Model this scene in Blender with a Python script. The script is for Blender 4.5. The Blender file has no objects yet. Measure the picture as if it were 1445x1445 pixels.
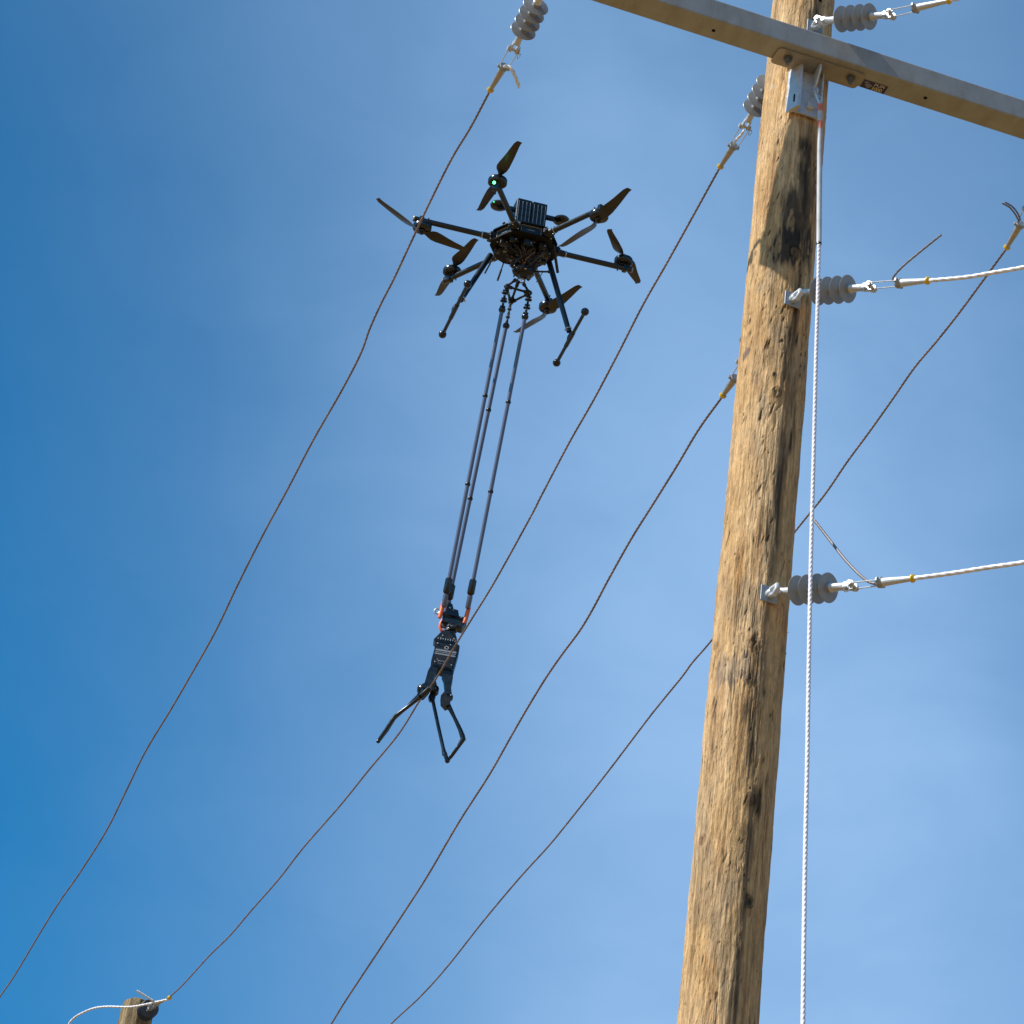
import bpy, math, random
import numpy as np
from mathutils import Vector, Matrix
random.seed(7)
rng = np.random.default_rng(11)
SC = bpy.context.scene
COL = SC.collection

# ------------------------------------------------------------------ camera
F_PX = 4097.0                       # focal length in pixels of the 1445 px photograph
PITCH, ROLL = math.radians(35.0), math.radians(8.2)
EYE = Vector((0, 0, 1.6))
_r0, _u0 = Vector((1, 0, 0)), Vector((0, -math.sin(PITCH), math.cos(PITCH)))
FWD = Vector((0, math.cos(PITCH), math.sin(PITCH)))
RIGHT = _r0 * math.cos(ROLL) + _u0 * math.sin(ROLL)
UP = _u0 * math.cos(ROLL) - _r0 * math.sin(ROLL)
cam = bpy.data.cameras.new('camera')
cam.sensor_width = 36.0
cam.sensor_fit = 'HORIZONTAL'
cam.lens = 36.0 * F_PX / 1445.0
cam.clip_start, cam.clip_end = 0.1, 5000.0
camo = bpy.data.objects.new('camera', cam)
COL.objects.link(camo)
_m = Matrix((RIGHT, UP, -FWD)).transposed().to_4x4()
_m.translation = EYE
camo.matrix_world = _m
SC.camera = camo
SC.view_settings.view_transform = 'Standard'
SC.view_settings.look = 'None'
SC.view_settings.gamma = 1.0
SC.view_settings.use_curve_mapping = False
SC.view_settings.exposure = 0.0
SC.render.film_transparent = False

# ------------------------------------------------------------------ sun and sky
SUN_AZ = math.radians(252.0)        # compass bearing of the sun, clockwise from +Y (left and a little behind the camera)
SUN_EL = math.radians(45.0)
sun_dir = Vector((math.sin(SUN_AZ) * math.cos(SUN_EL), math.cos(SUN_AZ) * math.cos(SUN_EL), math.sin(SUN_EL)))
sl = bpy.data.lights.new('sun', 'SUN')
sl.energy = 5.0
sl.angle = math.radians(0.53)
sl.color = (1.0, 0.95, 0.87)
so = bpy.data.objects.new('sun', sl)
COL.objects.link(so)
so.location = (-10, -5, 20)
so.rotation_euler = sun_dir.to_track_quat('Z', 'Y').to_euler()

world = bpy.data.worlds.new('World')
SC.world = world
world.use_nodes = True
wn, wl = world.node_tree.nodes, world.node_tree.links
wn.clear()
w_out = wn.new('ShaderNodeOutputWorld')
w_bg = wn.new('ShaderNodeBackground')
w_sky = wn.new('ShaderNodeTexSky')
w_sky.sky_type = 'NISHITA'
w_sky.sun_disc = False
w_sky.sun_elevation = SUN_EL
w_sky.sun_rotation = SUN_AZ
w_sky.altitude = 300
w_sky.air_density = 1.0
w_sky.dust_density = 0.6
w_sky.ozone_density = 1.6
SKY_STRENGTH = 0.12
SKY_GAIN = (0.075, 0.86, 1.24, 1)
VEIL_COL = (2.62, 4.42, 7.12, 1)
w_bg.inputs['Strength'].default_value = SKY_STRENGTH
# a broad soft veil of thin high cloud runs up the sky from the horizon, with faint mottling
def w_math(op, a, b=None, clamp=False):
    n = wn.new('ShaderNodeMath')
    n.operation = op
    n.use_clamp = clamp
    for k, v in enumerate((a, b)):
        if v is None:
            continue
        if isinstance(v, (int, float)):
            n.inputs[k].default_value = v
        else:
            wl.new(v, n.inputs[k])
    return n.outputs[0]


w_tc = wn.new('ShaderNodeTexCoord')


def w_noise(scale, detail, loc):
    mp = wn.new('ShaderNodeMapping')
    mp.inputs['Location'].default_value = loc
    no = wn.new('ShaderNodeTexNoise')
    no.inputs['Scale'].default_value = scale
    no.inputs['Detail'].default_value = detail
    no.inputs['Roughness'].default_value = 0.45
    wl.new(w_tc.outputs['Generated'], mp.inputs['Vector'])
    wl.new(mp.outputs['Vector'], no.inputs['Vector'])
    return no.outputs['Fac']


_v = [(FWD + RIGHT * ((x - 722.5) / F_PX) - UP * ((y - 722.5) / F_PX)) for (x, y) in ((930, 0), (1110, 1445))]
VEIL_N = _v[0].cross(_v[1]).normalized()
w_dot = wn.new('ShaderNodeVectorMath')
w_dot.operation = 'DOT_PRODUCT'
w_dot.inputs[1].default_value = VEIL_N
wl.new(w_tc.outputs['Generated'], w_dot.inputs[0])
g_ = w_math('DIVIDE', w_dot.outputs['Value'], 0.156)
g_ = w_math('MULTIPLY', g_, g_)
veil = w_math('EXPONENT', w_math('MULTIPLY', g_, -1.0))
mott = w_math('ADD', 0.52, w_math('MULTIPLY', w_noise(6.0, 5.0, (0.3, 0.1, 0.4)), 0.96))
w_wm = wn.new('ShaderNodeMapping')
w_wm.inputs['Scale'].default_value = (11, 11, 22)
w_wm.inputs['Rotation'].default_value = (0.5, 0.6, 0.2)
w_wn = wn.new('ShaderNodeTexNoise')
w_wn.inputs['Scale'].default_value = 1.0
w_wn.inputs['Detail'].default_value = 7
w_wn.inputs['Roughness'].default_value = 0.55
w_wn.inputs['Distortion'].default_value = 0.6
wl.new(w_tc.outputs['Generated'], w_wm.inputs['Vector'])
wl.new(w_wm.outputs['Vector'], w_wn.inputs['Vector'])
wisps = w_math('MULTIPLY', w_math('SUBTRACT', w_wn.outputs['Fac'], 0.5), 0.42)
veil = w_math('MULTIPLY', w_math('ADD', w_math('MULTIPLY', veil, mott), w_math('MULTIPLY', wisps, w_math('ADD', veil, 0.12))), 0.95, True)
# both the veil and the blue thin out towards the zenith
w_sep = wn.new('ShaderNodeSeparateXYZ')
wl.new(w_tc.outputs['Generated'], w_sep.inputs[0])


def w_range(a, b, c, d):
    n = wn.new('ShaderNodeMapRange')
    n.interpolation_type = 'SMOOTHSTEP'
    for k, v in (('From Min', a), ('From Max', b), ('To Min', c), ('To Max', d)):
        n.inputs[k].default_value = v
    wl.new(w_sep.outputs['Z'], n.inputs['Value'])
    return n.outputs['Result']


veil = w_math('MULTIPLY', veil, w_range(0.46, 0.80, 1.0, 0.58))
w_dk = wn.new('ShaderNodeVectorMath')
w_dk.operation = 'SCALE'
wl.new(w_sky.outputs['Color'], w_dk.inputs[0])
wl.new(w_range(0.44, 0.80, 1.0, 0.76), w_dk.inputs['Scale'])
w_gain = wn.new('ShaderNodeMixRGB')
w_gain.blend_type = 'MULTIPLY'
w_gain.inputs['Fac'].default_value = 1.0
w_gain.inputs['Color2'].default_value = SKY_GAIN
w_mix = wn.new('ShaderNodeMixRGB')
w_mix.blend_type = 'MIX'
w_mix.inputs['Color2'].default_value = VEIL_COL
wl.new(w_dk.outputs['Vector'], w_gain.inputs['Color1'])
wl.new(w_gain.outputs['Color'], w_mix.inputs['Color1'])
wl.new(veil, w_mix.inputs['Fac'])
w_hor = wn.new('ShaderNodeMixRGB')          # paler towards the horizon, as on any clear day
w_hor.inputs['Color2'].default_value = (4.3, 4.8, 5.6, 1)
wl.new(w_range(0.0, 0.42, 0.75, 0.0), w_hor.inputs['Fac'])
wl.new(w_mix.outputs['Color'], w_hor.inputs['Color1'])
wl.new(w_hor.outputs['Color'], w_bg.inputs['Color'])
wl.new(w_bg.outputs['Background'], w_out.inputs['Surface'])


# ------------------------------------------------------------------ measuring helpers (photograph pixel -> place in the world)
def ray(x, y):
    return FWD + RIGHT * ((x - 722.5) / F_PX) - UP * ((y - 722.5) / F_PX)


def at(x, y, d):
    return EYE + ray(x, y) * d


def hit(x, y, q, n):
    r = ray(x, y)
    return EYE + r * ((Vector(q) - EYE).dot(n) / r.dot(n))


# ------------------------------------------------------------------ mesh helpers
def frame_to(d, hint=None):
    z = Vector(d).normalized()
    h = Vector(hint) if hint is not None else (Vector((0, 0, 1)) if abs(z.z) < 0.9 else Vector((1, 0, 0)))
    x = (h - z * h.dot(z)).normalized()
    y = z.cross(x)
    return x, y, z


class MB:
    def __init__(s):
        s.v, s.f = [], []

    def _add(s, vs, fs):
        o = len(s.v)
        s.v += [Vector(p) for p in vs]
        s.f += [tuple(i + o for i in f) for f in fs]

    def lathe(s, base, axis, prof, n=16, hint=None, cap=True):
        """prof: list of (distance along axis, radius)"""
        x, y, z = frame_to(axis, hint)
        base = Vector(base)
        vs, fs = [], []
        for (h, r) in prof:
            for k in range(n):
                a = 2 * math.pi * k / n
                vs.append(base + z * h + (x * math.cos(a) + y * math.sin(a)) * r)
        for i in range(len(prof) - 1):
            for k in range(n):
                a, b = i * n + k, i * n + (k + 1) % n
                fs.append((a, b, b + n, a + n))
        if cap:
            fs.append(tuple(reversed(range(n))))
            fs.append(tuple((len(prof) - 1) * n + k for k in range(n)))
        s._add(vs, fs)
        return s

    def tube(s, p0, p1, r0, r1=None, n=10):
        p0, p1 = Vector(p0), Vector(p1)
        L = (p1 - p0).length
        return s.lathe(p0, p1 - p0, [(0, r0), (L, r0 if r1 is None else r1)], n)

    def path(s, pts, r, n=8, closed=False):
        pts = [Vector(p) for p in pts]
        m = len(pts)
        vs, fs = [], []
        hint = None
        for i, p in enumerate(pts):
            a = pts[(i - 1) % m] if (closed or i > 0) else pts[0]
            b = pts[(i + 1) % m] if (closed or i < m - 1) else pts[-1]
            x, y, z = frame_to(b - a, hint)
            hint = x
            rr = r[i] if isinstance(r, (list, tuple)) else r
            for k in range(n):
                t = 2 * math.pi * k / n
                vs.append(p + (x * math.cos(t) + y * math.sin(t)) * rr)
        for i in range(m if closed else m - 1):
            for k in range(n):
                a, b = i * n + k, i * n + (k + 1) % n
                c, d = ((i + 1) % m) * n + (k + 1) % n, ((i + 1) % m) * n + k
                fs.append((a, b, c, d))
        if not closed:
            fs.append(tuple(reversed(range(n))))
            fs.append(tuple((m - 1) * n + k for k in range(n)))
        s._add(vs, fs)
        return s

    def sphere(s, c, r, n=12, sc=(1, 1, 1)):
        c = Vector(c)
        vs, fs = [], []
        m = n // 2 + 1
        for i in range(m + 1):
            t = math.pi * i / m
            for k in range(n):
                a = 2 * math.pi * k / n
                vs.append(c + Vector((math.sin(t) * math.cos(a) * r * sc[0], math.sin(t) * math.sin(a) * r * sc[1],
                                      math.cos(t) * r * sc[2])))
        for i in range(m):
            for k in range(n):
                a, b = i * n + k, i * n + (k + 1) % n
                if i == 0:
                    fs.append((a, a + n, b + n))
                elif i == m - 1:
                    fs.append((a, a + n, b))
                else:
                    fs.append((a, a + n, b + n, b))
        s._add(vs, fs)
        return s

    def box(s, c, ax, ay, az, bev=0.0):
        """ax, ay, az: half-extent vectors"""
        c, ax, ay, az = Vector(c), Vector(ax), Vector(ay), Vector(az)
        if bev <= 0:
            vs = [c + ax * i + ay * j + az * k for k in (-1, 1) for (i, j) in ((-1, -1), (1, -1), (1, 1), (-1, 1))]
            s._add(vs, [(3, 2, 1, 0), (4, 5, 6, 7), (0, 1, 5, 4), (1, 2, 6, 5), (2, 3, 7, 6), (3, 0, 4, 7)])
            return s
        lx, ly, lz = ax.length, ay.length, az.length
        ux, uy, uz = ax / lx, ay / ly, az / lz
        vs = []
        rings = ((-lz, bev), (-lz + bev, 0), (lz - bev, 0), (lz, bev))
        for (h, ins) in rings:
            X, Y, b = lx - ins, ly - ins, bev
            for (i, j) in ((-X + b, -Y), (X - b, -Y), (X, -Y + b), (X, Y - b), (X - b, Y), (-X + b, Y), (-X, Y - b), (-X, -Y + b)):
                vs.append(c + ux * i + uy * j + uz * h)
        fs = [tuple(reversed(range(8))), tuple(24 + k for k in range(8))]
        for i in range(3):
            for k in range(8):
                a, b2 = i * 8 + k, i * 8 + (k + 1) % 8
                fs.append((a, b2, b2 + 8, a + 8))
        s._add(vs, fs)
        return s

    def prism(s, pts, off):
        """extrude an outline by the vector off"""
        n = len(pts)
        vs = [Vector(p) for p in pts] + [Vector(p) + Vector(off) for p in pts]
        nrm = Vector((0, 0, 0))
        for i in range(n):
            a, b = vs[i], vs[(i + 1) % n]
            nrm += a.cross(b)
        flip = nrm.dot(Vector(off)) > 0
        fs = [tuple(range(n)), tuple(reversed(range(n, 2 * n)))]
        for i in range(n):
            j = (i + 1) % n
            fs.append((j, i, i + n, j + n))
        if flip:
            fs = [tuple(reversed(f)) for f in fs]
        s._add(vs, fs)
        return s

    def torus(s, c, axis, R, r, n=20, m=8, arc=1.0):
        x, y, z = frame_to(axis)
        c = Vector(c)
        pts = [c + (x * math.cos(2 * math.pi * arc * k / n) + y * math.sin(2 * math.pi * arc * k / n)) * R
               for k in range(n if arc >= 1 else n + 1)]
        return s.path(pts, r, m, closed=arc >= 1)

    def mesh(s, name, mat, smooth=True, angle=0.7):
        me = bpy.data.meshes.new(name)
        me.from_pydata([tuple(p) for p in s.v], [], s.f)
        me.materials.append(mat)
        if smooth:
            me.polygons.foreach_set('use_smooth', [True] * len(me.polygons))
            me.set_sharp_from_angle(angle=angle)
        me.update()
        return me

    def build(s, name, mat, parent=None, origin=None, smooth=True, angle=0.7):
        """coordinates are in the parent's frame; origin moves the object's own origin without moving the shape"""
        if origin is not None:
            o = Vector(origin)
            s.v = [p - o for p in s.v]
        ob = bpy.data.objects.new(name, s.mesh(name, mat, smooth, angle))
        COL.objects.link(ob)
        ob.parent = parent
        if origin is not None:
            ob.location = Vector(origin)
        return ob


def tag(o, label=None, cat=None, group=None, kind=None):
    if label: o['label'] = label
    if cat: o['category'] = cat
    if group: o['group'] = group
    if kind: o['kind'] = kind
    return o


def empty(name, mat4, label, cat, group=None):
    o = bpy.data.objects.new(name, None)
    o.empty_display_size = 0.1
    COL.objects.link(o)
    o.matrix_world = mat4
    return tag(o, label, cat, group)


def basis(o, x, y, z):
    m = Matrix((x, y, z)).transposed().to_4x4()
    m.translation = o
    return m


def inst(src, name, parent, mat4=None):
    o = src.copy()
    o.name = name
    COL.objects.link(o)
    o.parent = parent
    if mat4 is not None:
        o.matrix_local = mat4
    return o


# ------------------------------------------------------------------ materials
def mat(name, color, rough=0.5, metal=0.0, spec=0.5, var=0.0, vscale=20.0, bump=0.0, bscale=60.0, emit=None, coat=0.0, rvar=0.0):
    m = bpy.data.materials.new(name)
    m.use_nodes = True
    N, L = m.node_tree.nodes, m.node_tree.links
    b = N['Principled BSDF']
    b.inputs['Base Color'].default_value = (*color, 1)
    b.inputs['Roughness'].default_value = rough
    b.inputs['Metallic'].default_value = metal
    b.inputs['Specular IOR Level'].default_value = spec
    b.inputs['Coat Weight'].default_value = coat
    tc = N.new('ShaderNodeTexCoord')
    if var > 0 or rvar > 0:
        no = N.new('ShaderNodeTexNoise')
        no.inputs['Scale'].default_value = vscale
        no.inputs['Detail'].default_value = 5
        no.inputs['Roughness'].default_value = 0.65
        L.new(tc.outputs['Object'], no.inputs['Vector'])
        if var > 0:
            r = N.new('ShaderNodeValToRGB')
            r.color_ramp.elements[0].position = 0.3
            r.color_ramp.elements[1].position = 0.7
            r.color_ramp.elements[0].color = (*[c * (1 - var) for c in color], 1)
            r.color_ramp.elements[1].color = (*[min(1, c * (1 + var)) for c in color], 1)
            L.new(no.outputs['Fac'], r.inputs['Fac'])
            L.new(r.outputs['Color'], b.inputs['Base Color'])
        if rvar > 0:
            mr = N.new('ShaderNodeMapRange')
            mr.inputs['From Min'].default_value = 0.3
            mr.inputs['From Max'].default_value = 0.7
            mr.inputs['To Min'].default_value = max(0.03, rough - rvar)
            mr.inputs['To Max'].default_value = min(1, rough + rvar)
            L.new(no.outputs['Fac'], mr.inputs['Value'])
            L.new(mr.outputs['Result'], b.inputs['Roughness'])
    if bump > 0:
        nb = N.new('ShaderNodeTexNoise')
        nb.inputs['Scale'].default_value = bscale
        nb.inputs['Detail'].default_value = 4
        L.new(tc.outputs['Object'], nb.inputs['Vector'])
        bp = N.new('ShaderNodeBump')
        bp.inputs['Strength'].default_value = bump
        bp.inputs['Distance'].default_value = 0.002
        L.new(nb.outputs['Fac'], bp.inputs['Height'])
        L.new(bp.outputs['Normal'], b.inputs['Normal'])
    if emit:
        b.inputs['Emission Color'].default_value = (*emit[0], 1)
        b.inputs['Emission Strength'].default_value = emit[1]
    return m


M = dict(
    carbon=mat('carbon_tube', (0.012, 0.013, 0.016), 0.32, 0, 0.6, var=0.3, vscale=60, rvar=0.08),
    rod=mat('lacquered_rod', (0.085, 0.072, 0.115), 0.33, 0, 1.0, coat=0.4),
    black=mat('black_plastic', (0.010, 0.010, 0.012), 0.45, 0, 0.5, var=0.3, vscale=40, rvar=0.12, bump=0.15, bscale=120),
    gloss=mat('black_gloss', (0.010, 0.010, 0.012), 0.2, 0, 0.6, var=0.2, vscale=30, rvar=0.08),
    navy=mat('navy_anodised', (0.008, 0.016, 0.026), 0.38, 0.0, 0.5, var=0.3, vscale=40, rvar=0.1),
    blade=mat('propeller_blade', (0.026, 0.019, 0.017), 0.34, 0, 0.5, var=0.3, vscale=18, rvar=0.1),
    bolt=mat('dark_bolt', (0.10, 0.10, 0.11), 0.35, 0.9, 0.5, var=0.3, vscale=80),
    steel=mat('bright_steel', (0.55, 0.55, 0.56), 0.3, 1.0, 0.5, var=0.2, vscale=80),
    bezel=mat('worn_bezel', (0.30, 0.28, 0.27), 0.45, 0.3, 0.5, var=0.3, vscale=60),
    strip=mat('battery_strip', (0.42, 0.42, 0.44), 0.4, 0.2, 0.5, var=0.3, vscale=60),
    copper=mat('copper_wire', (0.28, 0.11, 0.04), 0.4, 0.5, 0.5, var=0.4, vscale=80),
    bolt_grey=mat('bolt_grey', (0.15, 0.16, 0.17), 0.5, 0.4, 0.5, var=0.25, vscale=60),
    orange=mat('orange_loop', (0.90, 0.17, 0.03), 0.4, 0, 0.5, var=0.15, vscale=60),
    yellow=mat('yellow_plug', (0.80, 0.50, 0.02), 0.45, 0, 0.5, var=0.15, vscale=60),
    galv=mat('galvanised', (0.62, 0.63, 0.65), 0.42, 0.35, 0.5, var=0.14, vscale=35, rvar=0.12, bump=0.25, bscale=90),
    galv_dull=mat('galvanised_dull', (0.36, 0.38, 0.40), 0.5, 0.4, 0.5, var=0.2, vscale=30, rvar=0.12, bump=0.25, bscale=90),
    alu=mat('clamp_aluminium', (0.46, 0.42, 0.38), 0.38, 0.5, 0.5, var=0.18, vscale=40, rvar=0.1, bump=0.15, bscale=90),
    shed=mat('grey_silicone', (0.315, 0.315, 0.315), 0.36, 0, 0.45, var=0.1, vscale=25, rvar=0.08, bump=0.06, bscale=60),
    shed_far=mat('shaded_silicone', (0.045, 0.055, 0.08), 0.4, 0, 0.5, var=0.15, vscale=25),  # darker copy of the shed grey, with shade put into its colour
    wire=mat('aged_conductor', (0.27, 0.195, 0.175), 0.42, 0.25, 0.5, var=0.4, vscale=14, rvar=0.1),
    wire_new=mat('bright_conductor', (0.86, 0.84, 0.87), 0.4, 0.0, 0.5, var=0.15, vscale=20),
    wire_end=mat('grey_strand', (0.23, 0.205, 0.205), 0.45, 0.1, 0.5, var=0.08, vscale=60),
    fray=mat('frayed_strand', (0.92, 0.88, 0.90), 0.35, 0.0, 0.5, var=0.15, vscale=80),
    slot=mat('slot_dark', (0.01, 0.01, 0.01), 0.9, 0, 0.1, var=0.2),
    green_lamp=mat('green_lamp', (0.02, 0.35, 0.1), 0.3, emit=((0.10, 1.0, 0.28), 5.0)),
    green_dim=mat('green_lamp_small', (0.02, 0.35, 0.1), 0.3, emit=((0.05, 1.0, 0.2), 1.6)),
    red_lamp=mat('red_lamp', (0.5, 0.02, 0.02), 0.3, emit=((1.0, 0.06, 0.08), 5.0)),
    sticker=mat('sticker_navy', (0.030, 0.016, 0.085), 0.35, 0, 0.5, var=0.15, vscale=40),
    print_w=mat('sticker_print_white', (0.60, 0.58, 0.60), 0.4, var=0.1),
    print_y=mat('sticker_print_yellow', (0.72, 0.64, 0.30), 0.4, var=0.1),
    print_g=mat('label_print_grey', (0.30, 0.34, 0.38), 0.4, var=0.25, vscale=90),
)


def arm_material():
    """grey-blue fibreglass crossarm with faint smears and a pale scuff"""
    m = mat('crossarm_fibreglass', (0.335, 0.342, 0.340), 0.42, 0, 0.4, var=0.09, vscale=6, rvar=0.06, bump=0.05, bscale=140)
    N, L = m.node_tree.nodes, m.node_tree.links
    b = N['Principled BSDF']
    src = b.inputs['Base Color'].links[0].from_socket
    tc = [n for n in N if n.type == 'TEX_COORD'][0]
    mp = N.new('ShaderNodeMapping')
    mp.inputs['Scale'].default_value = (3, 26, 26)
    no = N.new('ShaderNodeTexNoise')
    no.inputs['Scale'].default_value = 1.2
    no.inputs['Detail'].default_value = 6
    rp = N.new('ShaderNodeMapRange')
    rp.inputs['From Min'].default_value = 0.62
    rp.inputs['From Max'].default_value = 0.72
    mx = N.new('ShaderNodeMixRGB')
    mx.inputs['Color2'].default_value = (0.46, 0.46, 0.44, 1)
    mul = N.new('ShaderNodeMath')
    mul.operation = 'MULTIPLY'
    mul.inputs[1].default_value = 0.5
    L.new(tc.outputs['Object'], mp.inputs['Vector'])
    L.new(mp.outputs['Vector'], no.inputs['Vector'])
    L.new(no.outputs['Fac'], rp.inputs['Value'])
    L.new(rp.outputs['Result'], mul.inputs[0])
    L.new(mul.outputs['Value'], mx.inputs['Fac'])
    L.new(src, mx.inputs['Color1'])
    mp2 = N.new('ShaderNodeMapping')
    mp2.inputs['Scale'].default_value = (9, 3, 3)
    no2 = N.new('ShaderNodeTexNoise')
    no2.inputs['Scale'].default_value = 1.4
    no2.inputs['Detail'].default_value = 8
    no2.inputs['Roughness'].default_value = 0.7
    rp2 = N.new('ShaderNodeMapRange')
    rp2.inputs['From Min'].default_value = 0.45
    rp2.inputs['From Max'].default_value = 0.72
    rp2.inputs['To Max'].default_value = 0.45
    mx2 = N.new('ShaderNodeMixRGB')
    mx2.inputs['Color2'].default_value = (0.20, 0.15, 0.10, 1)
    L.new(tc.outputs['Object'], mp2.inputs['Vector'])
    L.new(mp2.outputs['Vector'], no2.inputs['Vector'])
    L.new(no2.outputs['Fac'], rp2.inputs['Value'])
    L.new(rp2.outputs['Result'], mx2.inputs['Fac'])
    L.new(mx.outputs['Color'], mx2.inputs['Color1'])
    L.new(mx2.outputs['Color'], b.inputs['Base Color'])
    return m


M['arm'] = arm_material()
M['under'] = mat('belly_black', (0.007, 0.007, 0.008), 0.6, 0, 0.3, var=0.5, vscale=40, bump=0.4, bscale=50)


def wood_material(name, far=False):
    m = bpy.data.materials.new(name)
    m.use_nodes = True
    N, L = m.node_tree.nodes, m.node_tree.links
    b = N['Principled BSDF']
    b.inputs['Roughness'].default_value = 0.82
    b.inputs['Specular IOR Level'].default_value = 0.25
    tc = N.new('ShaderNodeTexCoord')

    def noise(scale, detail, sx, sy, sz, rough=0.6):
        mp = N.new('ShaderNodeMapping')
        mp.inputs['Scale'].default_value = (sx, sy, sz)
        n = N.new('ShaderNodeTexNoise')
        n.inputs['Scale'].default_value = scale
        n.inputs['Detail'].default_value = detail
        n.inputs['Roughness'].default_value = rough
        L.new(tc.outputs['Object'], mp.inputs['Vector'])
        L.new(mp.outputs['Vector'], n.inputs['Vector'])
        return n.outputs['Fac']

    def rng_(s, a, b_, c, d):
        r = N.new('ShaderNodeMapRange')
        r.inputs['From Min'].default_value = a
        r.inputs['From Max'].default_value = b_
        r.inputs['To Min'].default_value = c
        r.inputs['To Max'].default_value = d
        L.new(s, r.inputs['Value'])
        return r.outputs['Result']

    def mul(a, b_):
        q = N.new('ShaderNodeMath')
        q.operation = 'MULTIPLY'
        L.new(a, q.inputs[0])
        L.new(b_, q.inputs[1])
        return q.outputs['Value']
    grain = noise(1.0, 6, 110, 110, 5)         # long fine grain
    fleck = noise(1.0, 4, 60, 60, 16)          # short fibres
    if far:
        base = N.new('ShaderNodeValToRGB')
        base.color_ramp.elements[0].color = (0.20, 0.14, 0.07, 1)
        base.color_ramp.elements[1].color = (0.40, 0.29, 0.15, 1)
        base.color_ramp.elements[0].position = 0.35
        base.color_ramp.elements[1].position = 0.65
        L.new(noise(1.0, 4, 30, 30, 2), base.inputs['Fac'])
        col = base.outputs['Color']
    else:
        at_ = N.new('ShaderNodeAttribute')
        at_.attribute_name = 'wood_colour'
        col = at_.outputs['Color']
    g = mul(rng_(grain, 0.3, 0.7, 0.72, 1.24), rng_(fleck, 0.3, 0.7, 0.74, 1.22))
    g = mul(g, rng_(noise(1.0, 3, 190, 190, 40, 0.7), 0.30, 0.44, 0.60, 1.0))
    mx = N.new('ShaderNodeVectorMath')
    mx.operation = 'SCALE'
    L.new(col, mx.inputs[0])
    L.new(g, mx.inputs['Scale'])
    L.new(mx.outputs['Vector'], b.inputs['Base Color'])
    bp = N.new('ShaderNodeBump')
    bp.inputs['Strength'].default_value = 1.0
    bp.inputs['Distance'].default_value = 0.016
    coarse = noise(1.0, 5, 48, 48, 9, 0.65)
    add_ = N.new('ShaderNodeMath')
    add_.operation = 'MULTIPLY_ADD'
    L.new(mul(grain, fleck), add_.inputs[0])
    add_.inputs[1].default_value = 0.8
    L.new(coarse, add_.inputs[2])
    L.new(add_.outputs['Value'], bp.inputs['Height'])
    L.new(bp.outputs['Normal'], b.inputs['Normal'])
    return m


M['wood'] = wood_material('weathered_pole_wood')
M['wood_far'] = wood_material('far_pole_wood', True)


def ground_material():
    m = mat('dry_grass_ground', (0.27, 0.165, 0.062), 0.95, 0, 0.1, var=0.25, vscale=0.6, bump=0.4, bscale=8)
    return m


# ------------------------------------------------------------------ ground
gm = MB()
gs = 60
gv = [(-1500 + 3000 * i / gs, -1500 + 3000 * j / gs, 0) for j in range(gs + 1) for i in range(gs + 1)]
gf = [(j * (gs + 1) + i, j * (gs + 1) + i + 1, (j + 1) * (gs + 1) + i + 1, (j + 1) * (gs + 1) + i) for j in range(gs) for i in range(gs)]
gm._add(gv, gf)
tag(gm.build('ground', ground_material()), 'dry grass ground of the training yard', None, None, 'structure')

# ------------------------------------------------------------------ the near wooden pole
AX = Vector((1.0, 9.588, 0.0))          # pole axis on the ground
R_POLE = lambda z: 0.1475 - (z - 6.2) * 0.0011


def pole_tz(x, y):
    """photograph pixel on the pole -> angle round it and height"""
    r = ray(x, y)
    rad = 0.1455
    ox, oy = EYE.x - AX.x, EYE.y - AX.y
    a = r.x ** 2 + r.y ** 2
    b = 2 * (ox * r.x + oy * r.y)
    c = ox * ox + oy * oy - rad * rad
    disc = max(b * b - 4 * a * c, 0)
    t = (-b - math.sqrt(disc)) / (2 * a)
    p = EYE + r * t
    return math.atan2(p.y - AX.y, p.x - AX.x) % (2 * math.pi), p.z


def value_noise(u, v, nu, seed, jitter=0):
    """smooth random field, periodic in u (0..1); v in cells"""
    g = np.random.default_rng(seed)
    v = v - v.min()
    nv = int(v.max()) + 3
    grid = g.random((nv, nu))
    uu = (u % 1.0) * nu
    i, j = np.floor(uu).astype(int), np.floor(v).astype(int)
    fu, fv = uu - i, v - j
    fu, fv = fu * fu * (3 - 2 * fu), fv * fv * (3 - 2 * fv)
    i0, i1 = i % nu, (i + 1) % nu
    return ((grid[j, i0] * (1 - fu) + grid[j, i1] * fu) * (1 - fv) + (grid[j + 1, i0] * (1 - fu) + grid[j + 1, i1] * fu) * fv)


def fbm(u, z, nu, cz, seed, octs=4, gain=0.5, warp=None):
    s, a, t = 0, 1.0, 0
    if warp is not None:
        u = u + warp
    for o in range(octs):
        s = s + a * value_noise(u, z * cz * 2 ** o, nu * 2 ** o, seed + o * 17)
        t += a
        a *= gain
    return s / t


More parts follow.
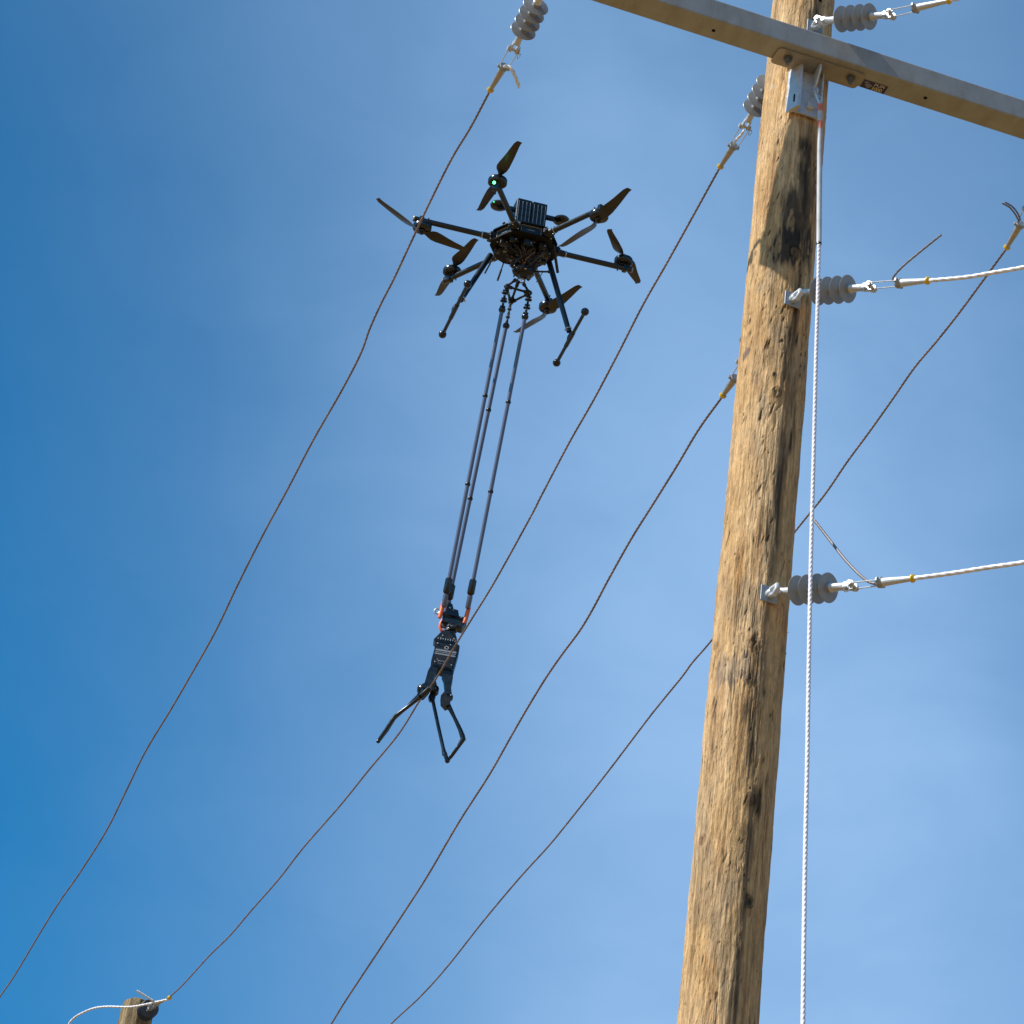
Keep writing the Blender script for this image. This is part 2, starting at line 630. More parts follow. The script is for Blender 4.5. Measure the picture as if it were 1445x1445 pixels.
def build_pole():
    NT = 360
    zs = np.concatenate([np.linspace(-0.3, 5.8, 160), np.arange(5.805, 11.75, 0.0046), np.linspace(11.76, 12.2, 30)])
    NZ = len(zs)
    th = np.linspace(0, 2 * math.pi, NT, endpoint=False)
    T, Z = np.meshgrid(th, zs)
    U = T / (2 * math.pi)
    # the grain wanders a little as it climbs
    sway = 0.012 * (fbm(U, Z, 3, 0.8, 5, 2) - 0.5) + 0.004 * np.sin(Z * 1.7)
    big = fbm(U, Z, 5, 1.6, 21, 3, warp=sway) - 0.5
    mid = fbm(U, Z, 22, 5.0, 33, 4, 0.6, warp=sway) - 0.5
    fib = fbm(U, Z, 90, 7.0, 47, 3, 0.6, warp=sway) - 0.5
    ridg = fbm(U, Z, 60, 2.2, 61, 3, 0.55, warp=sway)
    crack_m = np.clip((fbm(U, Z, 7, 1.1, 71, 2) - 0.47) * 7, 0, 1)
    crack = np.clip((0.06 - np.abs(ridg - 0.5)) / 0.06, 0, 1) ** 2 * crack_m
    D = 0.0080 * big + 0.0070 * mid + 0.0058 * fib - 0.0046 * crack
    # torn-out chips left by the peeling knife
    pit = np.zeros_like(D)
    lift = np.zeros_like(D)
    g = np.random.default_rng(99)
    cf = np.clip((fbm(U, Z, 9, 1.8, 501, 3, 0.6) - 0.36) * 3.6, 0.06, 1)

    def chip_keep(t_, z_):
        return cf[int(np.searchsorted(zs, z_)) % NZ, int(t_ / (2 * math.pi) * NT) % NT]
    dz = 0.0046
    z0 = 5.805
    row0 = 160
    n = 2300
    for k in range(n):
        tc_, zc = g.random() * 2 * math.pi, 5.85 + g.random() * 5.85
        if g.random() > chip_keep(tc_, zc):
            continue
        big_one = g.random() < 0.12
        ln = (0.006 + 0.026 * g.random() ** 1.6) * (1.9 if big_one else 1.0)
        wd = (0.0020 + 0.0032 * g.random()) * (1.5 if big_one else 1.0)
        dp = (0.0016 + 0.0052 * g.random() ** 1.5) * (1.3 if big_one else 1.0)
        tilt = 0.10 + 0.22 * g.random()
        r0_ = int((zc - ln * 1.3 - z0) / dz) + row0
        r1_ = int((zc + ln * 1.3 - z0) / dz) + row0
        r0_, r1_ = max(r0_, row0), min(r1_, NZ - 1)
        if r1_ <= r0_:
            continue
        hw = int((wd * 2.2 + ln * tilt) / 0.1455 / (2 * math.pi) * NT) + 2
        c0 = int(tc_ / (2 * math.pi) * NT)
        cols = np.arange(c0 - hw, c0 + hw + 1) % NT
        zz = Z[r0_:r1_, :][:, cols] - zc
        aa = ((T[r0_:r1_, :][:, cols] - tc_ + math.pi) % (2 * math.pi) - math.pi) * 0.1455 - zz * tilt
        s = zz / ln
        w = wd * np.clip(1.0 - s, 0.15, 1.6) ** 0.7
        body = np.sqrt(np.clip(1 - (aa / w) ** 2, 0, 1) * np.clip(1 - s * s, 0, 1))
        prof = body * (0.55 + 0.45 * np.clip(s, -1, 1))
        ix = np.ix_(np.arange(r0_, r1_), cols)
        pit[ix] = np.maximum(pit[ix], prof * dp)
        lift[ix] = np.maximum(lift[ix], np.clip(1 - (aa / w) ** 2, 0, 1) * np.clip(1 - ((s - 0.95) / 0.3) ** 2, 0, 1) * dp * 0.6)
    D -= pit
    D += lift

    def local(px, py):
        t0, zc = pole_tz(px, py)
        a = ((T - t0 + math.pi) % (2 * math.pi) - math.pi) * 0.1455
        return a, Z - zc

    def blob(px, py, ra, rz, hard=2.0, slant=0.0, rag=0.5, seed=1):
        a, z = local(px, py)
        a = a - z * slant
        d = np.sqrt((a / ra) ** 2 + (z / rz) ** 2) + rag * (fbm(U, Z, 56, 5, seed, 4, 0.6, warp=sway) - 0.5) * 2.6
        return np.clip((1.25 - d) * hard, 0, 1)
    # base colour
    c1 = np.array([0.690, 0.425, 0.190])
    c2 = np.array([0.800, 0.525, 0.270])
    c3 = np.array([0.430, 0.225, 0.090])
    m1 = np.clip(0.5 + (fbm(U, Z, 8, 2.2, 120, 4, 0.6, warp=sway) - 0.5) * 3.2, 0, 1)[..., None]
    m2 = np.clip((fbm(U, Z, 30, 2.6, 140, 4, 0.6, warp=sway) - 0.52) * 5.0, 0, 1)[..., None] * 0.55
    C = c1 * (1 - m1) + c2 * m1
    C = C * (1 - m2) + c3 * m2
    orange_ = np.clip((fbm(U, Z, 12, 3.0, 160, 3, 0.6) - 0.60) * 6, 0, 1)[..., None] * 0.45
    C = C * (1 - orange_) + np.array([0.46, 0.22, 0.065]) * orange_
    grey = np.clip((fbm(U, Z, 10, 4.0, 180, 3, 0.6) - 0.60) * 6, 0, 1)[..., None] * 0.40
    C = C * (1 - grey) + np.array([0.30, 0.235, 0.165]) * grey
    # colour darkens with depth in chips and splits
    dk = np.clip(pit / 0.0034, 0, 1) * 0.84
    ck = crack * 0.62
    C = C * (1 - np.clip(dk + ck, 0, 0.8))[..., None]
    streak = np.clip((fbm(U, Z, 48, 1.6, 200, 3, 0.6, warp=sway) - 0.56) * 7, 0, 1) * np.clip((fbm(U, Z, 6, 1.3, 220, 2) - 0.42) * 5, 0, 1)
    C = C * (1 - 0.28 * streak)[..., None]

    def stain_shade(maskv, col, k):
        nonlocal C
        mm = (maskv * k)[..., None]
        C = C * (1 - mm) + np.array(col) * mm
    black = (0.035, 0.030, 0.024)
    # charred patch under the crossarm, with some painted shade, and a knot below it
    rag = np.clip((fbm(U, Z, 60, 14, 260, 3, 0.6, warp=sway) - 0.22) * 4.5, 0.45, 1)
    stain_shade(blob(1138, 232, 0.040, 0.17, 1.5, 0, 0.6, 301) * rag, black, 0.85)
    stain_shade(blob(1136, 205, 0.03, 0.05, 1.5, 0, 0.8, 302) * rag, black, 0.75)
    stain_shade(blob(1122, 300, 0.060, 0.16, 1.5, 0, 0.6, 303) * rag, black, 0.90)
    stain_shade(blob(1138, 270, 0.062, 0.30, 1.1, 0, 0.9, 307), (0.10, 0.070, 0.042), 0.72)  # broad brown tone paints in the shade on the right side below the bracket
    stain_shade(blob(1112, 345, 0.068, 0.095, 2.2, 0, 0.6, 304) * rag, black, 0.94)
    stain_shade(blob(1142, 350, 0.035, 0.125, 1.8, 0, 0.7, 305) * rag, black, 0.88)
    stain_shade(blob(1141, 50, 0.05, 0.2, 1.2, 0, 0.6, 306) * rag, (0.07, 0.055, 0.035), 0.75)
    # dark vertical streaks below
    for (x, y, ra, rz, k, sd) in ((1113, 470, .012, .09, .7, 1), (1107, 515, .010, .08, .6, 2), (1122, 560, .016, .10, .55, 3), (1122, 600, .012, .10, .55, 4),
                                  (1101, 640, .010, .10, .6, 5), (1116, 625, .006, .06, .75, 6), (1096, 700, .012, .08, .6, 7), (1088, 742, .013, .08, .5, 8),
                                  (1086, 790, .012, .09, .55, 9), (1062, 900, .013, .06, .6, 10), (1068, 922, .011, .05, .6, 11), (1060, 955, .013, .04, .65, 12),
                                  (1078, 978, .014, .03, .7, 13), (1052, 1000, .010, .04, .6, 14), (1060, 1050, .012, .09, .45, 15), (1066, 1130, .030, .05, .65, 16),
                                  (1052, 1180, .012, .05, .5, 17), (1056, 1272, .014, .030, .5, 18), (1045, 1330, .010, .08, .4, 19), (1034, 1400, .012, .07, .4, 20),
                                  (1090, 415, .018, .06, .35, 21), (1130, 130, .02, .05, .3, 22), (1010, 1375, .02, .03, .3, 23), (1105, 190, .010, .06, .4, 24)):
        stain_shade(blob(x, y, ra * 1.1, rz * 1.25, 1.1, 0, 1.0, 400 + sd), (0.060, 0.044, 0.026), min(1, k * 1.3))
    # long ragged dark band: weather staining plus painted shade where the sunlit side ends
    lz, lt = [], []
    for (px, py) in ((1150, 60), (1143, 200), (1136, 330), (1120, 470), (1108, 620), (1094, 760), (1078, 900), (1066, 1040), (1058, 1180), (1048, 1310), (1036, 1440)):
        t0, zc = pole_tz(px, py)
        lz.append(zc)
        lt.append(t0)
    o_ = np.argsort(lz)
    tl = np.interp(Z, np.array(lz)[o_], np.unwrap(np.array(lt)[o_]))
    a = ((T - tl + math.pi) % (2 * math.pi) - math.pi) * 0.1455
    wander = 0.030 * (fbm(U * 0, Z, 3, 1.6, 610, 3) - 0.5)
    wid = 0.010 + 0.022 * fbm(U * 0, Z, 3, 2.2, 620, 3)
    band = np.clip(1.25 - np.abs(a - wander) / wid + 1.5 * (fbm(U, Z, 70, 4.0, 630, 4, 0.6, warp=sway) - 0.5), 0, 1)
    stain_shade(band * np.clip(0.35 + 1.2 * (fbm(U, Z, 40, 5.0, 640, 3) - 0.2), 0, 1), (0.060, 0.043, 0.031), 0.92)
    # pencil-grey brand patches
    stain_shade(blob(1052, 500, 0.030, 0.026, 3, 0.5, 0.5, 330), (0.16, 0.12, 0.12), 0.75)
    ring = blob(1034, 945, 0.070, 0.058, 3, 0, 0.9, 331)
    core = blob(1038, 941, 0.055, 0.036, 2, 0, 1.0, 332)
    stain_shade(np.clip(ring - core, 0, 1), (0.19, 0.15, 0.13), 0.60)
    stain_shade(core, (0.46, 0.38, 0.31), 0.35)
    stain_shade(blob(1093, 73, 0.012, 0.05, 3, 0, 0.4, 333), (0.25, 0.15, 0.07), 0.5)
    stain_shade(blob(1091, 122, 0.008, 0.012, 3, 0, 0.5, 334), (0.72, 0.60, 0.50), 0.8)
    # knots: swirl the surface and ring the colour

    knot_n = np.clip((fbm(U, Z, 110, 36, 777, 3, 0.7) - 0.35) * 4, 0, 1)

    def knot(px, py, r, col, dark, proud, depth=0.0):
        nonlocal C, D
        a, z = local(px, py)
        wob = 0.16 * (fbm(U, Z, 40, 18, int(px), 3) - 0.5) * 2
        d = np.sqrt((a / r) ** 2 + (z / (r * 1.35)) ** 2) * (1 + wob)
        m_ = np.clip((1.0 - d) * 3, 0, 1) * (0.55 + 0.45 * knot_n)
        D += proud * np.exp(-(d / 1.5) ** 2) * r + 0.012 * r * np.cos(d * 16) * np.exp(-(d / 1.3) ** 2) * 3 - depth * np.clip(1 - d / 0.6, 0, 1)
        rings = 0.5 + 0.5 * np.cos(d * 17 + 3 * wob)
        kc = np.array(col)[None, None, :] * (0.72 + 0.45 * rings)[..., None]
        C = C * (1 - m_[..., None]) + kc * m_[..., None]
        e = np.exp(-((d - 1.08) / 0.16) ** 2) * dark
        C = C * (1 - (e * (0.35 + 0.65 * knot_n))[..., None] * 0.85)
    knot(1122, 356, 0.024, (0.20, 0.105, 0.05), 0.9, 0.10)
    knot(1096, 553, 0.019, (0.30, 0.20, 0.10), 0.8, 0.30, 0.006)
    knot(1093, 528, 0.009, (0.10, 0.06, 0.03), 0.9, 0.2, 0.006)
    knot(1058, 1128, 0.018, (0.19, 0.12, 0.06), 0.7, 0.22)
    knot(991, 1184, 0.016, (0.20, 0.075, 0.03), 1.0, 0.12, 0.008)
    knot(1057, 1272, 0.019, (0.09, 0.060, 0.04), 1.0, 0.14, 0.009)
    knot(1010, 912, 0.014, (0.33, 0.18, 0.08), 0.7, 0.1, 0.003)
    knot(1065, 358, 0.012, (0.42, 0.25, 0.12), 0.5, 0.2)
    knot(1062, 375, 0.010, (0.40, 0.22, 0.10), 0.5, 0.2)
    knot(1062, 905, 0.012, (0.16, 0.09, 0.04), 0.9, 0.1, 0.006)
    for k in range(26):         # small ones on the sides away from the view
        t0, zc = g.random() * math.pi * 0.9 + 0.15, 6 + g.random() * 5.4
        a = ((T - t0 + math.pi) % (2 * math.pi) - math.pi) * 0.1455
        d = np.sqrt((a / 0.014) ** 2 + ((Z - zc) / 0.018) ** 2)
        D += 0.003 * np.exp(-d * d)
        C = C * (1 - 0.5 * np.clip((1 - d) * 3, 0, 1))[..., None]
    # rough torn band across the lit side under the bracket and mid-pole
    for (px, py, ra, rz) in ((1140, 205, 0.04, 0.012), (1096, 552, 0.035, 0.03), (1065, 905, 0.03, 0.05), (1046, 1222, 0.03, 0.008), (1060, 960, .03, .03)):
        a, z = local(px, py)
        mm = np.exp(-((a / ra) ** 2 + (z / rz) ** 2))
        D += mm * (fbm(U, Z, 120, 45, int(px + py), 3, 0.7) - 0.45) * 0.016
    rad = np.array([R_POLE(z) for z in zs])[:, None] + D
    rad = np.where(Z > 12.15, rad * 0.97, rad)
    X = rad * np.cos(T)
    Y = rad * np.sin(T)
    verts = np.stack([X, Y, Z], -1).reshape(-1, 3)
    nv = len(verts)
    idx = np.arange(NZ * NT).reshape(NZ, NT)
    q = np.stack([idx[:-1, :], np.roll(idx, -1, 1)[:-1, :], np.roll(idx, -1, 1)[1:, :], idx[1:, :]], -1).reshape(-1, 4)
    top = np.array([0, 0, zs[-1] + 0.012])
    verts = np.vstack([verts, top])
    me = bpy.data.meshes.new('shaft')
    tri = np.stack([idx[-1, :], np.roll(idx, -1, 1)[-1, :], np.full(NT, nv)], -1)
    nq, nt = len(q), len(tri)
    me.vertices.add(len(verts))
    me.vertices.foreach_set('co', verts.ravel())
    me.loops.add(nq * 4 + nt * 3)
    me.loops.foreach_set('vertex_index', np.concatenate([q.ravel(), tri.ravel()]))
    me.polygons.add(nq + nt)
    me.polygons.foreach_set('loop_start', np.concatenate([np.arange(nq) * 4, nq * 4 + np.arange(nt) * 3]))
    me.polygons.foreach_set('use_smooth', np.ones(nq + nt, bool))
    me.update()
    me.validate()
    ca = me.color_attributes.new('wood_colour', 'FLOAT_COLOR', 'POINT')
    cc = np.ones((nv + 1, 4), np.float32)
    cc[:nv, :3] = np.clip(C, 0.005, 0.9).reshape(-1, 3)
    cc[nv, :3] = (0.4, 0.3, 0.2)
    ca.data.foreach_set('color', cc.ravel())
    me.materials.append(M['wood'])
    return me


pole = empty('utility_pole', Matrix.Translation(AX), 'weathered round wooden utility pole with a charred knot, carrying the grey crossarm', 'utility pole')
shaft = bpy.data.objects.new('shaft', build_pole())
COL.objects.link(shaft)
shaft.parent = pole

# directions of the line: conductors run away from the camera, the arm stands across them
A_ARM = math.radians(13.3)
AXX = Vector((math.cos(A_ARM), math.sin(A_ARM), 0))      # along the arm, to the right and away
AXN = Vector((math.sin(A_ARM), -math.cos(A_ARM), 0))     # out of its front face
ZZ = Vector((0, 0, 1))

# splinters standing off the right side of the pole
for (px, py, L) in ((1136, 565, .012), (1134, 580, .010), (1132, 614, .012), (1127, 672, .010), (1071, 1386, .014), (1112, 893, .010)):
    t0, zc = pole_tz(px - 1.5, py)
    base = Vector((0.146 * math.cos(t0), 0.146 * math.sin(t0), zc))
    sp = MB().tube(base - Vector((.004, 0, 0)), base + Vector((L, -0.002, 0.002)), 0.0011, 0.0003, 5)
    sp.build('splinter', M['wood_far'], pole)


# ------------------------------------------------------------------ crossarm
ZB = 10.820                        # underside of the arm
AF, AW, AH = 0.290, 0.125, 0.120   # front face distance from the pole axis, depth, height
arm_m = basis(Vector((AX.x, AX.y, ZB)), AXX, -AXN, ZZ)   # local x along arm, local y away from camera, z up
arm = empty('crossarm', arm_m, 'long square grey crossarm bolted across the front of the wooden pole', 'crossarm')
ALEN = 1.24
bm = MB()
y0, y1 = -AF, -AF + AW
bv = 0.007
sec = [(y0 + bv, 0), (y1 - bv, 0), (y1 - bv * .3, bv * .3), (y1, bv), (y1, AH - bv), (y1 - bv * .3, AH - bv * .3), (y1 - bv, AH), (y0 + bv, AH),
       (y0 + bv * .3, AH - bv * .3), (y0, AH - bv), (y0, bv), (y0 + bv * .3, bv * .3)]
bm.prism([Vector((-ALEN, a, b)) for (a, b) in sec], Vector((2 * ALEN, 0, 0)))
bm.build('beam', M['arm'], arm, angle=0.35)
for (x, yy) in ((-0.484, -0.222), (0.537, -0.228), (-1.10, -0.225), (1.10, -0.225)):
    MB().lathe((x, yy, -0.0015), (0, 0, 1), [(0, 0.0085), (0.001, 0.0085)], 16).build('bolt_hole', M['slot'], arm)


def rounded(pts, r=0.02, n=4):
    out = []
    m = len(pts)
    for i in range(m):
        p, a, b = Vector(pts[i]), Vector(pts[i - 1]), Vector(pts[(i + 1) % m])
        da, db = (a - p).normalized() * r, (b - p).normalized() * r
        for k in range(n + 1):
            t = k / n
            out.append((p + da) * (1 - t) ** 2 + p * 2 * t * (1 - t) + (p + db) * t * t)
    return out


pp = rounded([(-0.186, -0.150, -0.009), (-0.180, -0.254, -0.009), (0.234, -0.256, -0.009), (0.226, -0.154, -0.009)], 0.022)
MB().prism(pp, (0, 0, 0.0075)).build('mounting_plate', mat('stained_plate', (0.33, 0.30, 0.26), 0.5, 0.3, 0.5, var=0.25, vscale=14, rvar=0.1), arm)
for (x, yy) in ((-0.122, -0.209), (0.180, -0.214)):
    b_ = MB()
    b_.lathe((x, yy, -0.012), (0, 0, -1), [(0, 0.021), (0.003, 0.021)], 20)
    b_.lathe((x, yy, -0.015), (0, 0, -1), [(0, 0.016), (0.012, 0.016), (0.014, 0.013)], 6)
    b_.lathe((x, yy, -0.028), (0, 0, -1), [(0, 0.009), (0.018, 0.009), (0.020, 0.007)], 14)
    b_.build('bolt', M['bolt_grey'], arm)
# channel bracket down the face of the pole
y_b = -0.150
ch = MB()
for (yo, x0, x1) in ((0, -0.102, -0.058),):
    sec_ = [(-0.086, y_b + 0.020), (-0.078, y_b - 0.010), (-0.056, y_b - 0.052), (-0.044, y_b - 0.054), (-0.042, y_b - 0.012), (0.050, y_b - 0.012),
            (0.056, y_b - 0.040), (0.064, y_b - 0.038), (0.072, y_b + 0.005), (0.064, y_b + 0.006), (0.060, y_b - 0.002), (-0.060, y_b - 0.002)]
    ch.prism([(x, y, -0.262) for (x, y) in sec_], (0, 0, 0.252))
ch.build('bracket_channel', M['galv'], arm, angle=0.5)
sl_n = Vector((-0.042, -0.022, 0)).normalized()
MB().box(Vector((-0.067, y_b - 0.031, -0.205)) + sl_n * 0.0005, Vector((0.022, -0.042, 0)).normalized() * 0.004, sl_n * 0.001, (0, 0, 0.022), 0).build('slot', M['slot'], arm)
gu = MB()
gu.prism(rounded([(0.018, y_b - 0.012, -0.012), (0.018, y_b - 0.098, -0.012), (0.018, y_b - 0.098, -0.050), (0.018, y_b - 0.060, -0.105),
                  (0.018, y_b - 0.030, -0.130), (0.018, y_b - 0.012, -0.150)], 0.010), (0.008, 0, 0))
gu.build('gusset', M['galv'], arm)
MB().torus((0.022, y_b - 0.050, -0.148), (1, 0.3, 0), 0.016, 0.006, 20, 8).build('lifting_eye', M['galv'], arm)
lp = MB()
lp.box((0.016, y_b - 0.020, -0.214), (0.017, 0, 0), (0, 0.012, 0), (0, 0, 0.016), 0.004)
lp.build('keeper_block', M['galv'], arm)
# sticker with its lettering, on the underside
st = [(0.238, -0.224, 0), (0.361, -0.221, 0), (0.354, -0.172, 0), (0.238, -0.169, 0)]
s_ob = MB().prism([(x, y, -0.0014) for (x, y, _) in ((0.242, -0.223, 0), (0.358, -0.223, 0), (0.358, -0.171, 0), (0.242, -0.171, 0))], (0, 0, 0.0009)).build('sticker', M['sticker'], arm)


def lettering(txt, size, mat4, material, name, parent, extrude=0.0003, xs=1.0):
    cu = bpy.data.curves.new(name, 'FONT')
    cu.body = txt
    cu.size = size
    cu.extrude = extrude
    cu.offset = size * 0.008
    tmp = bpy.data.objects.new(name + '_tmp', cu)
    COL.objects.link(tmp)
    dg = bpy.context.evaluated_depsgraph_get()
    me = bpy.data.meshes.new_from_object(tmp.evaluated_get(dg))
    bpy.data.objects.remove(tmp)
    me.name = name
    me.materials.clear()
    me.materials.append(material)
    o = bpy.data.objects.new(name, me)
    COL.objects.link(o)
    o.parent = parent
    o.matrix_local = mat4 @ Matrix.Diagonal((xs, 1, 1, 1))
    return o


# text lies on the underside, read from below and in front: local x to the right, up the page = towards the pole's far side
def under(x, y):
    # page up is towards the pole, seen from below it must face -z
    return basis(Vector((x, y, -0.0016)), Vector((1, 0, 0)), Vector((0, -1, 0)), Vector((0, 0, -1)))


lettering('PUPI', 0.026, under(0.296, -0.201), M['print_w'], 'lettering', s_ob, xs=0.98)
lettering('3000', 0.029, under(0.292, -0.1755), M['print_y'], 'lettering', s_ob, xs=0.88)
lg = MB()
for (a, b, c, d) in ((0.252, -0.212, .018, .0016), (0.249, -0.206, .014, .0014), (0.262, -0.201, .022, .0022), (0.258, -0.194, .026, .0022),
                     (0.262, -0.187, .020, .0014), (0.266, -0.181, .016, .0012)):
    lg.box((a + c * .55, b, -0.0017), (c * .6, 0.0015, 0), (0, d, 0), (0, 0, 0.0002))
lg.build('emblem', M['print_g'], s_ob)

# ------------------------------------------------------------------ insulators, clamps, wires
_shed = MB()
_shed.lathe((0, 0, 0), (0, 0, 1), [(-0.014, 0.0150), (-0.004, 0.0155), (-0.001, 0.020), (0.0012, 0.0585), (0.0030, 0.0600), (0.0048, 0.0585),
                                  (0.0050, 0.020), (0.008, 0.0155), (0.018, 0.0150)], 48)
SHED_ME = {}
for k_ in ('shed', 'shed_far'):
    SHED_ME[k_] = _shed.mesh('shed', M[k_], True, 0.45)


def insulator(px0, d0, px1, d1, label, group, far=False, scale=1.0, flip=1):
    """px0/d0: first shed (pole side); px1/d1: last shed (wire side)"""
    p0, p1 = at(*px0, d0), at(*px1, d1)
    z = (p1 - p0).normalized()
    x = (ZZ - z * z.z).normalized()
    y = z.cross(x)
    root = empty('insulator', basis(p0, x, y, z), label, 'insulator', group)
    g_ = M['galv_dull'] if far else M['galv']
    sp_ = (p1 - p0).length / 3
    L = 3 * sp_
    for k in range(4):
        o = bpy.data.objects.new('shed', SHED_ME['shed_far' if far else 'shed'])
        COL.objects.link(o)
        o.parent = root
        o.matrix_local = Matrix.Translation((0, 0, k * sp_)) @ Matrix.Diagonal((scale, scale, 1, 1))
    c_ = MB().lathe((0, 0, -0.02), (0, 0, 1), [(0, 0.0135), (L + 0.04, 0.0135)], 16)
    c_.build('core', M['shed_far' if far else 'shed'], root)
    for (zb, sg, nm) in ((L, 1, 'end_fitting'), (0, -1, 'end_fitting')):
        f_ = MB()
        f_.lathe((0, 0, zb), (0, 0, sg), [(0.014, 0.019), (0.020, 0.020), (0.024, 0.0165), (0.072, 0.0155), (0.078, 0.0175), (0.084, 0.0175), (0.088, 0.012)], 20)
        # clevis: two cheeks and a pin
        for e in (-1, 1):
            f_.box((0, e * 0.0135, zb + sg * 0.108), (0.014, 0, 0), (0, 0.0042, 0), (0, 0, 0.024), 0.004)
            f_.lathe((0, e * 0.0093, zb + sg * 0.122), (0, e, 0), [(0, 0.0165), (0.0085, 0.0165)], 18)
        f_.lathe((0, -0.026, zb + sg * 0.124), (0, 1, 0), [(0, 0.0075), (0.052, 0.0075)], 12)
        f_.lathe((0, -0.029, zb + sg * 0.124), (0, 1, 0), [(0, 0.012), (0.006, 0.012)], 6)
        f_.lathe((0, 0.023, zb + sg * 0.124), (0, 1, 0), [(0, 0.012), (0.006, 0.012)], 12)
        fo = f_.build(nm, g_, root)
        ring = MB().torus((-0.030, 0.028 * flip, zb + sg * 0.124), (0.1, 1, 0.2), 0.013, 0.0018, 16, 6)
        ring.build('cotter_ring', M['steel'], fo)
    return root


def eye_nut(px, off, label, insul_px, insul_d, zfix=None, group=None):
    pass


def clamp(px0, d0, px1, d1, label, group, bail=0.135, far=False, metal='alu'):
    """dead-end wedge clamp from its pin to the plug where the wire comes out"""
    p0, p1 = at(*px0, d0), at(*px1, d1)
    z = (p1 - p0).normalized()
    x = (ZZ - z * z.z).normalized()
    y = z.cross(x)
    L = (p1 - p0).length
    root = empty('dead_end_clamp', basis(p0, x, y, z), label, 'wire clamp', group)
    b = MB()
    for e in (-1, 1):
        b.path([(0, e * 0.022, 0.0), (0, e * 0.022, bail * 0.5), (0, e * 0.019, bail + 0.012)], 0.0027, 8)
    b.build('bail', M['galv_dull' if far else 'galv'], root)
    c = MB()
    c.lathe((0, 0, bail), (0, 0, 1), [(-0.004, 0.019), (0.0, 0.022), (0.012, 0.0225), (0.018, 0.018), (0.022, 0.0165)], 20)
    c.box((0, 0, bail + 0.006), (0.010, 0, 0), (0, 0.030, 0), (0, 0, 0.007), 0.003)
    c.build('yoke', M['galv_dull'], root)
    d = MB()
    d.lathe((0, 0, bail + 0.018), (0, 0, 1), [(0, 0.0165), (0.02, 0.0165), (L - bail - 0.034, 0.0105), (L - bail - 0.026, 0.0095)], 20)
    d.build('body', M[metal], root)
    e = MB()
    e.lathe((0, 0, L - 0.014), (0, 0, 1), [(0, 0.011), (0.003, 0.0165), (0.010, 0.0165), (0.014, 0.0125), (0.018, 0.008)], 16)
    e.build('yellow_plug', M['yellow'], root)
    return root


def resample(pts, ds):
    """centripetal-free Catmull-Rom through the points, about ds apart"""
    P = [Vector(p) for p in pts]
    P = [P[0] * 2 - P[1]] + P + [P[-1] * 2 - P[-2]]
    out = []
    for i in range(1, len(P) - 2):
        a, b, c, d = P[i - 1], P[i], P[i + 1], P[i + 2]
        n = max(1, int((c - b).length / ds))
        for k in range(n):
            t = k / n
            out.append(0.5 * ((2 * b) + (c - a) * t + (2 * a - 5 * b + 4 * c - d) * t * t + (3 * b - a - 3 * c + d) * t ** 3))
    out.append(P[-2])
    return out


def strand(name, pts, r, material, pitch=0.08, lobes=3, amp=0.22, ds=0.008, per=4, origin=None, parent=None):
    """a laid wire or rope: lobed section that twists along the path"""
    P = resample(pts, ds)
    n = lobes * per
    o = Vector(origin) if origin is not None else P[0].copy()
    vs, fs = [], []
    hint = None
    s = 0.0
    for i, p in enumerate(P):
        a, b = P[max(i - 1, 0)], P[min(i + 1, len(P) - 1)]
        x, y, z = frame_to(b - a, hint)
        hint = x
        if i:
            s += (p - P[i - 1]).length
        tw = 2 * math.pi * s / pitch
        for k in range(n):
            t = 2 * math.pi * k / n
            rr = r * (1 - amp + amp * abs(math.cos(lobes * t / 2)) * 1.35)
            vs.append(p - o + (x * math.cos(t + tw) + y * math.sin(t + tw)) * rr)
    for i in range(len(P) - 1):
        for k in range(n):
            a, b = i * n + k, i * n + (k + 1) % n
            fs.append((a, b, b + n, a + n))
    fs.append(tuple(reversed(range(n))))
    fs.append(tuple((len(P) - 1) * n + k for k in range(n)))
    me = bpy.data.meshes.new(name)
    me.from_pydata([tuple(v) for v in vs], [], fs)
    me.polygons.foreach_set('use_smooth', [True] * len(me.polygons))
    me.materials.append(material)
    ob = bpy.data.objects.new(name, me)
    COL.objects.link(ob)
    if parent is not None:
        ob.parent = parent
    ob.location = o
    return ob


def in_plane(pts, d0, d1):
    """wire whose ends lie at depths d0 and d1; it hangs in the vertical plane through them"""
    S, E = at(*pts[0], d0), at(*pts[-1], d1)
    w = Vector((E.x - S.x, E.y - S.y, 0)).normalized()
    n = Vector((w.y, -w.x, 0))
    return [hit(x, y, S, n) for (x, y) in pts]


W1 = [(690.5,129.6),(665,178),(637,224.6),(605.8,287),(580.8,340),(556,393),(537,430),(521.6,464.5),(509,499),(482.7,550),(442,621),(407.6,687),(373,751),(338,820),(304,891),(269,953),(243,998),(205.5,1060),(178,1116),(150.7,1171),(113,1231),(85.6,1270),(61.6,1308),(36,1351),(17,1382),(0,1406.5),(-40,1468),(-90,1540)]
W2 = [(1014.8,238),(976.7,307),(942,369.5),(907.5,430),(873,497.5),(838.4,563),(803.8,623.7),(764.7,698),(747.8,731),(698.5,820),(664,876),(643,910),(623,945),(609.7,966),(592,989),(562.5,1035.6),(520,1087),(480,1136.6),(429,1195),(393,1241),(357,1282),(324.5,1320),(295,1349),(259.4,1388),(239,1407)]
W3 = [(1018.5,560.7),(986.6,605),(954.8,658),(923,709),(891,760),(859,817),(837,858.5),(818,890),(792,925),(770,957),(744.6,998.6),(721,1039.5),(690,1094),(647.7,1160),(605,1233),(570,1287.6),(531.4,1346),(489,1410),(468,1444),(430,1505),(380,1580)]
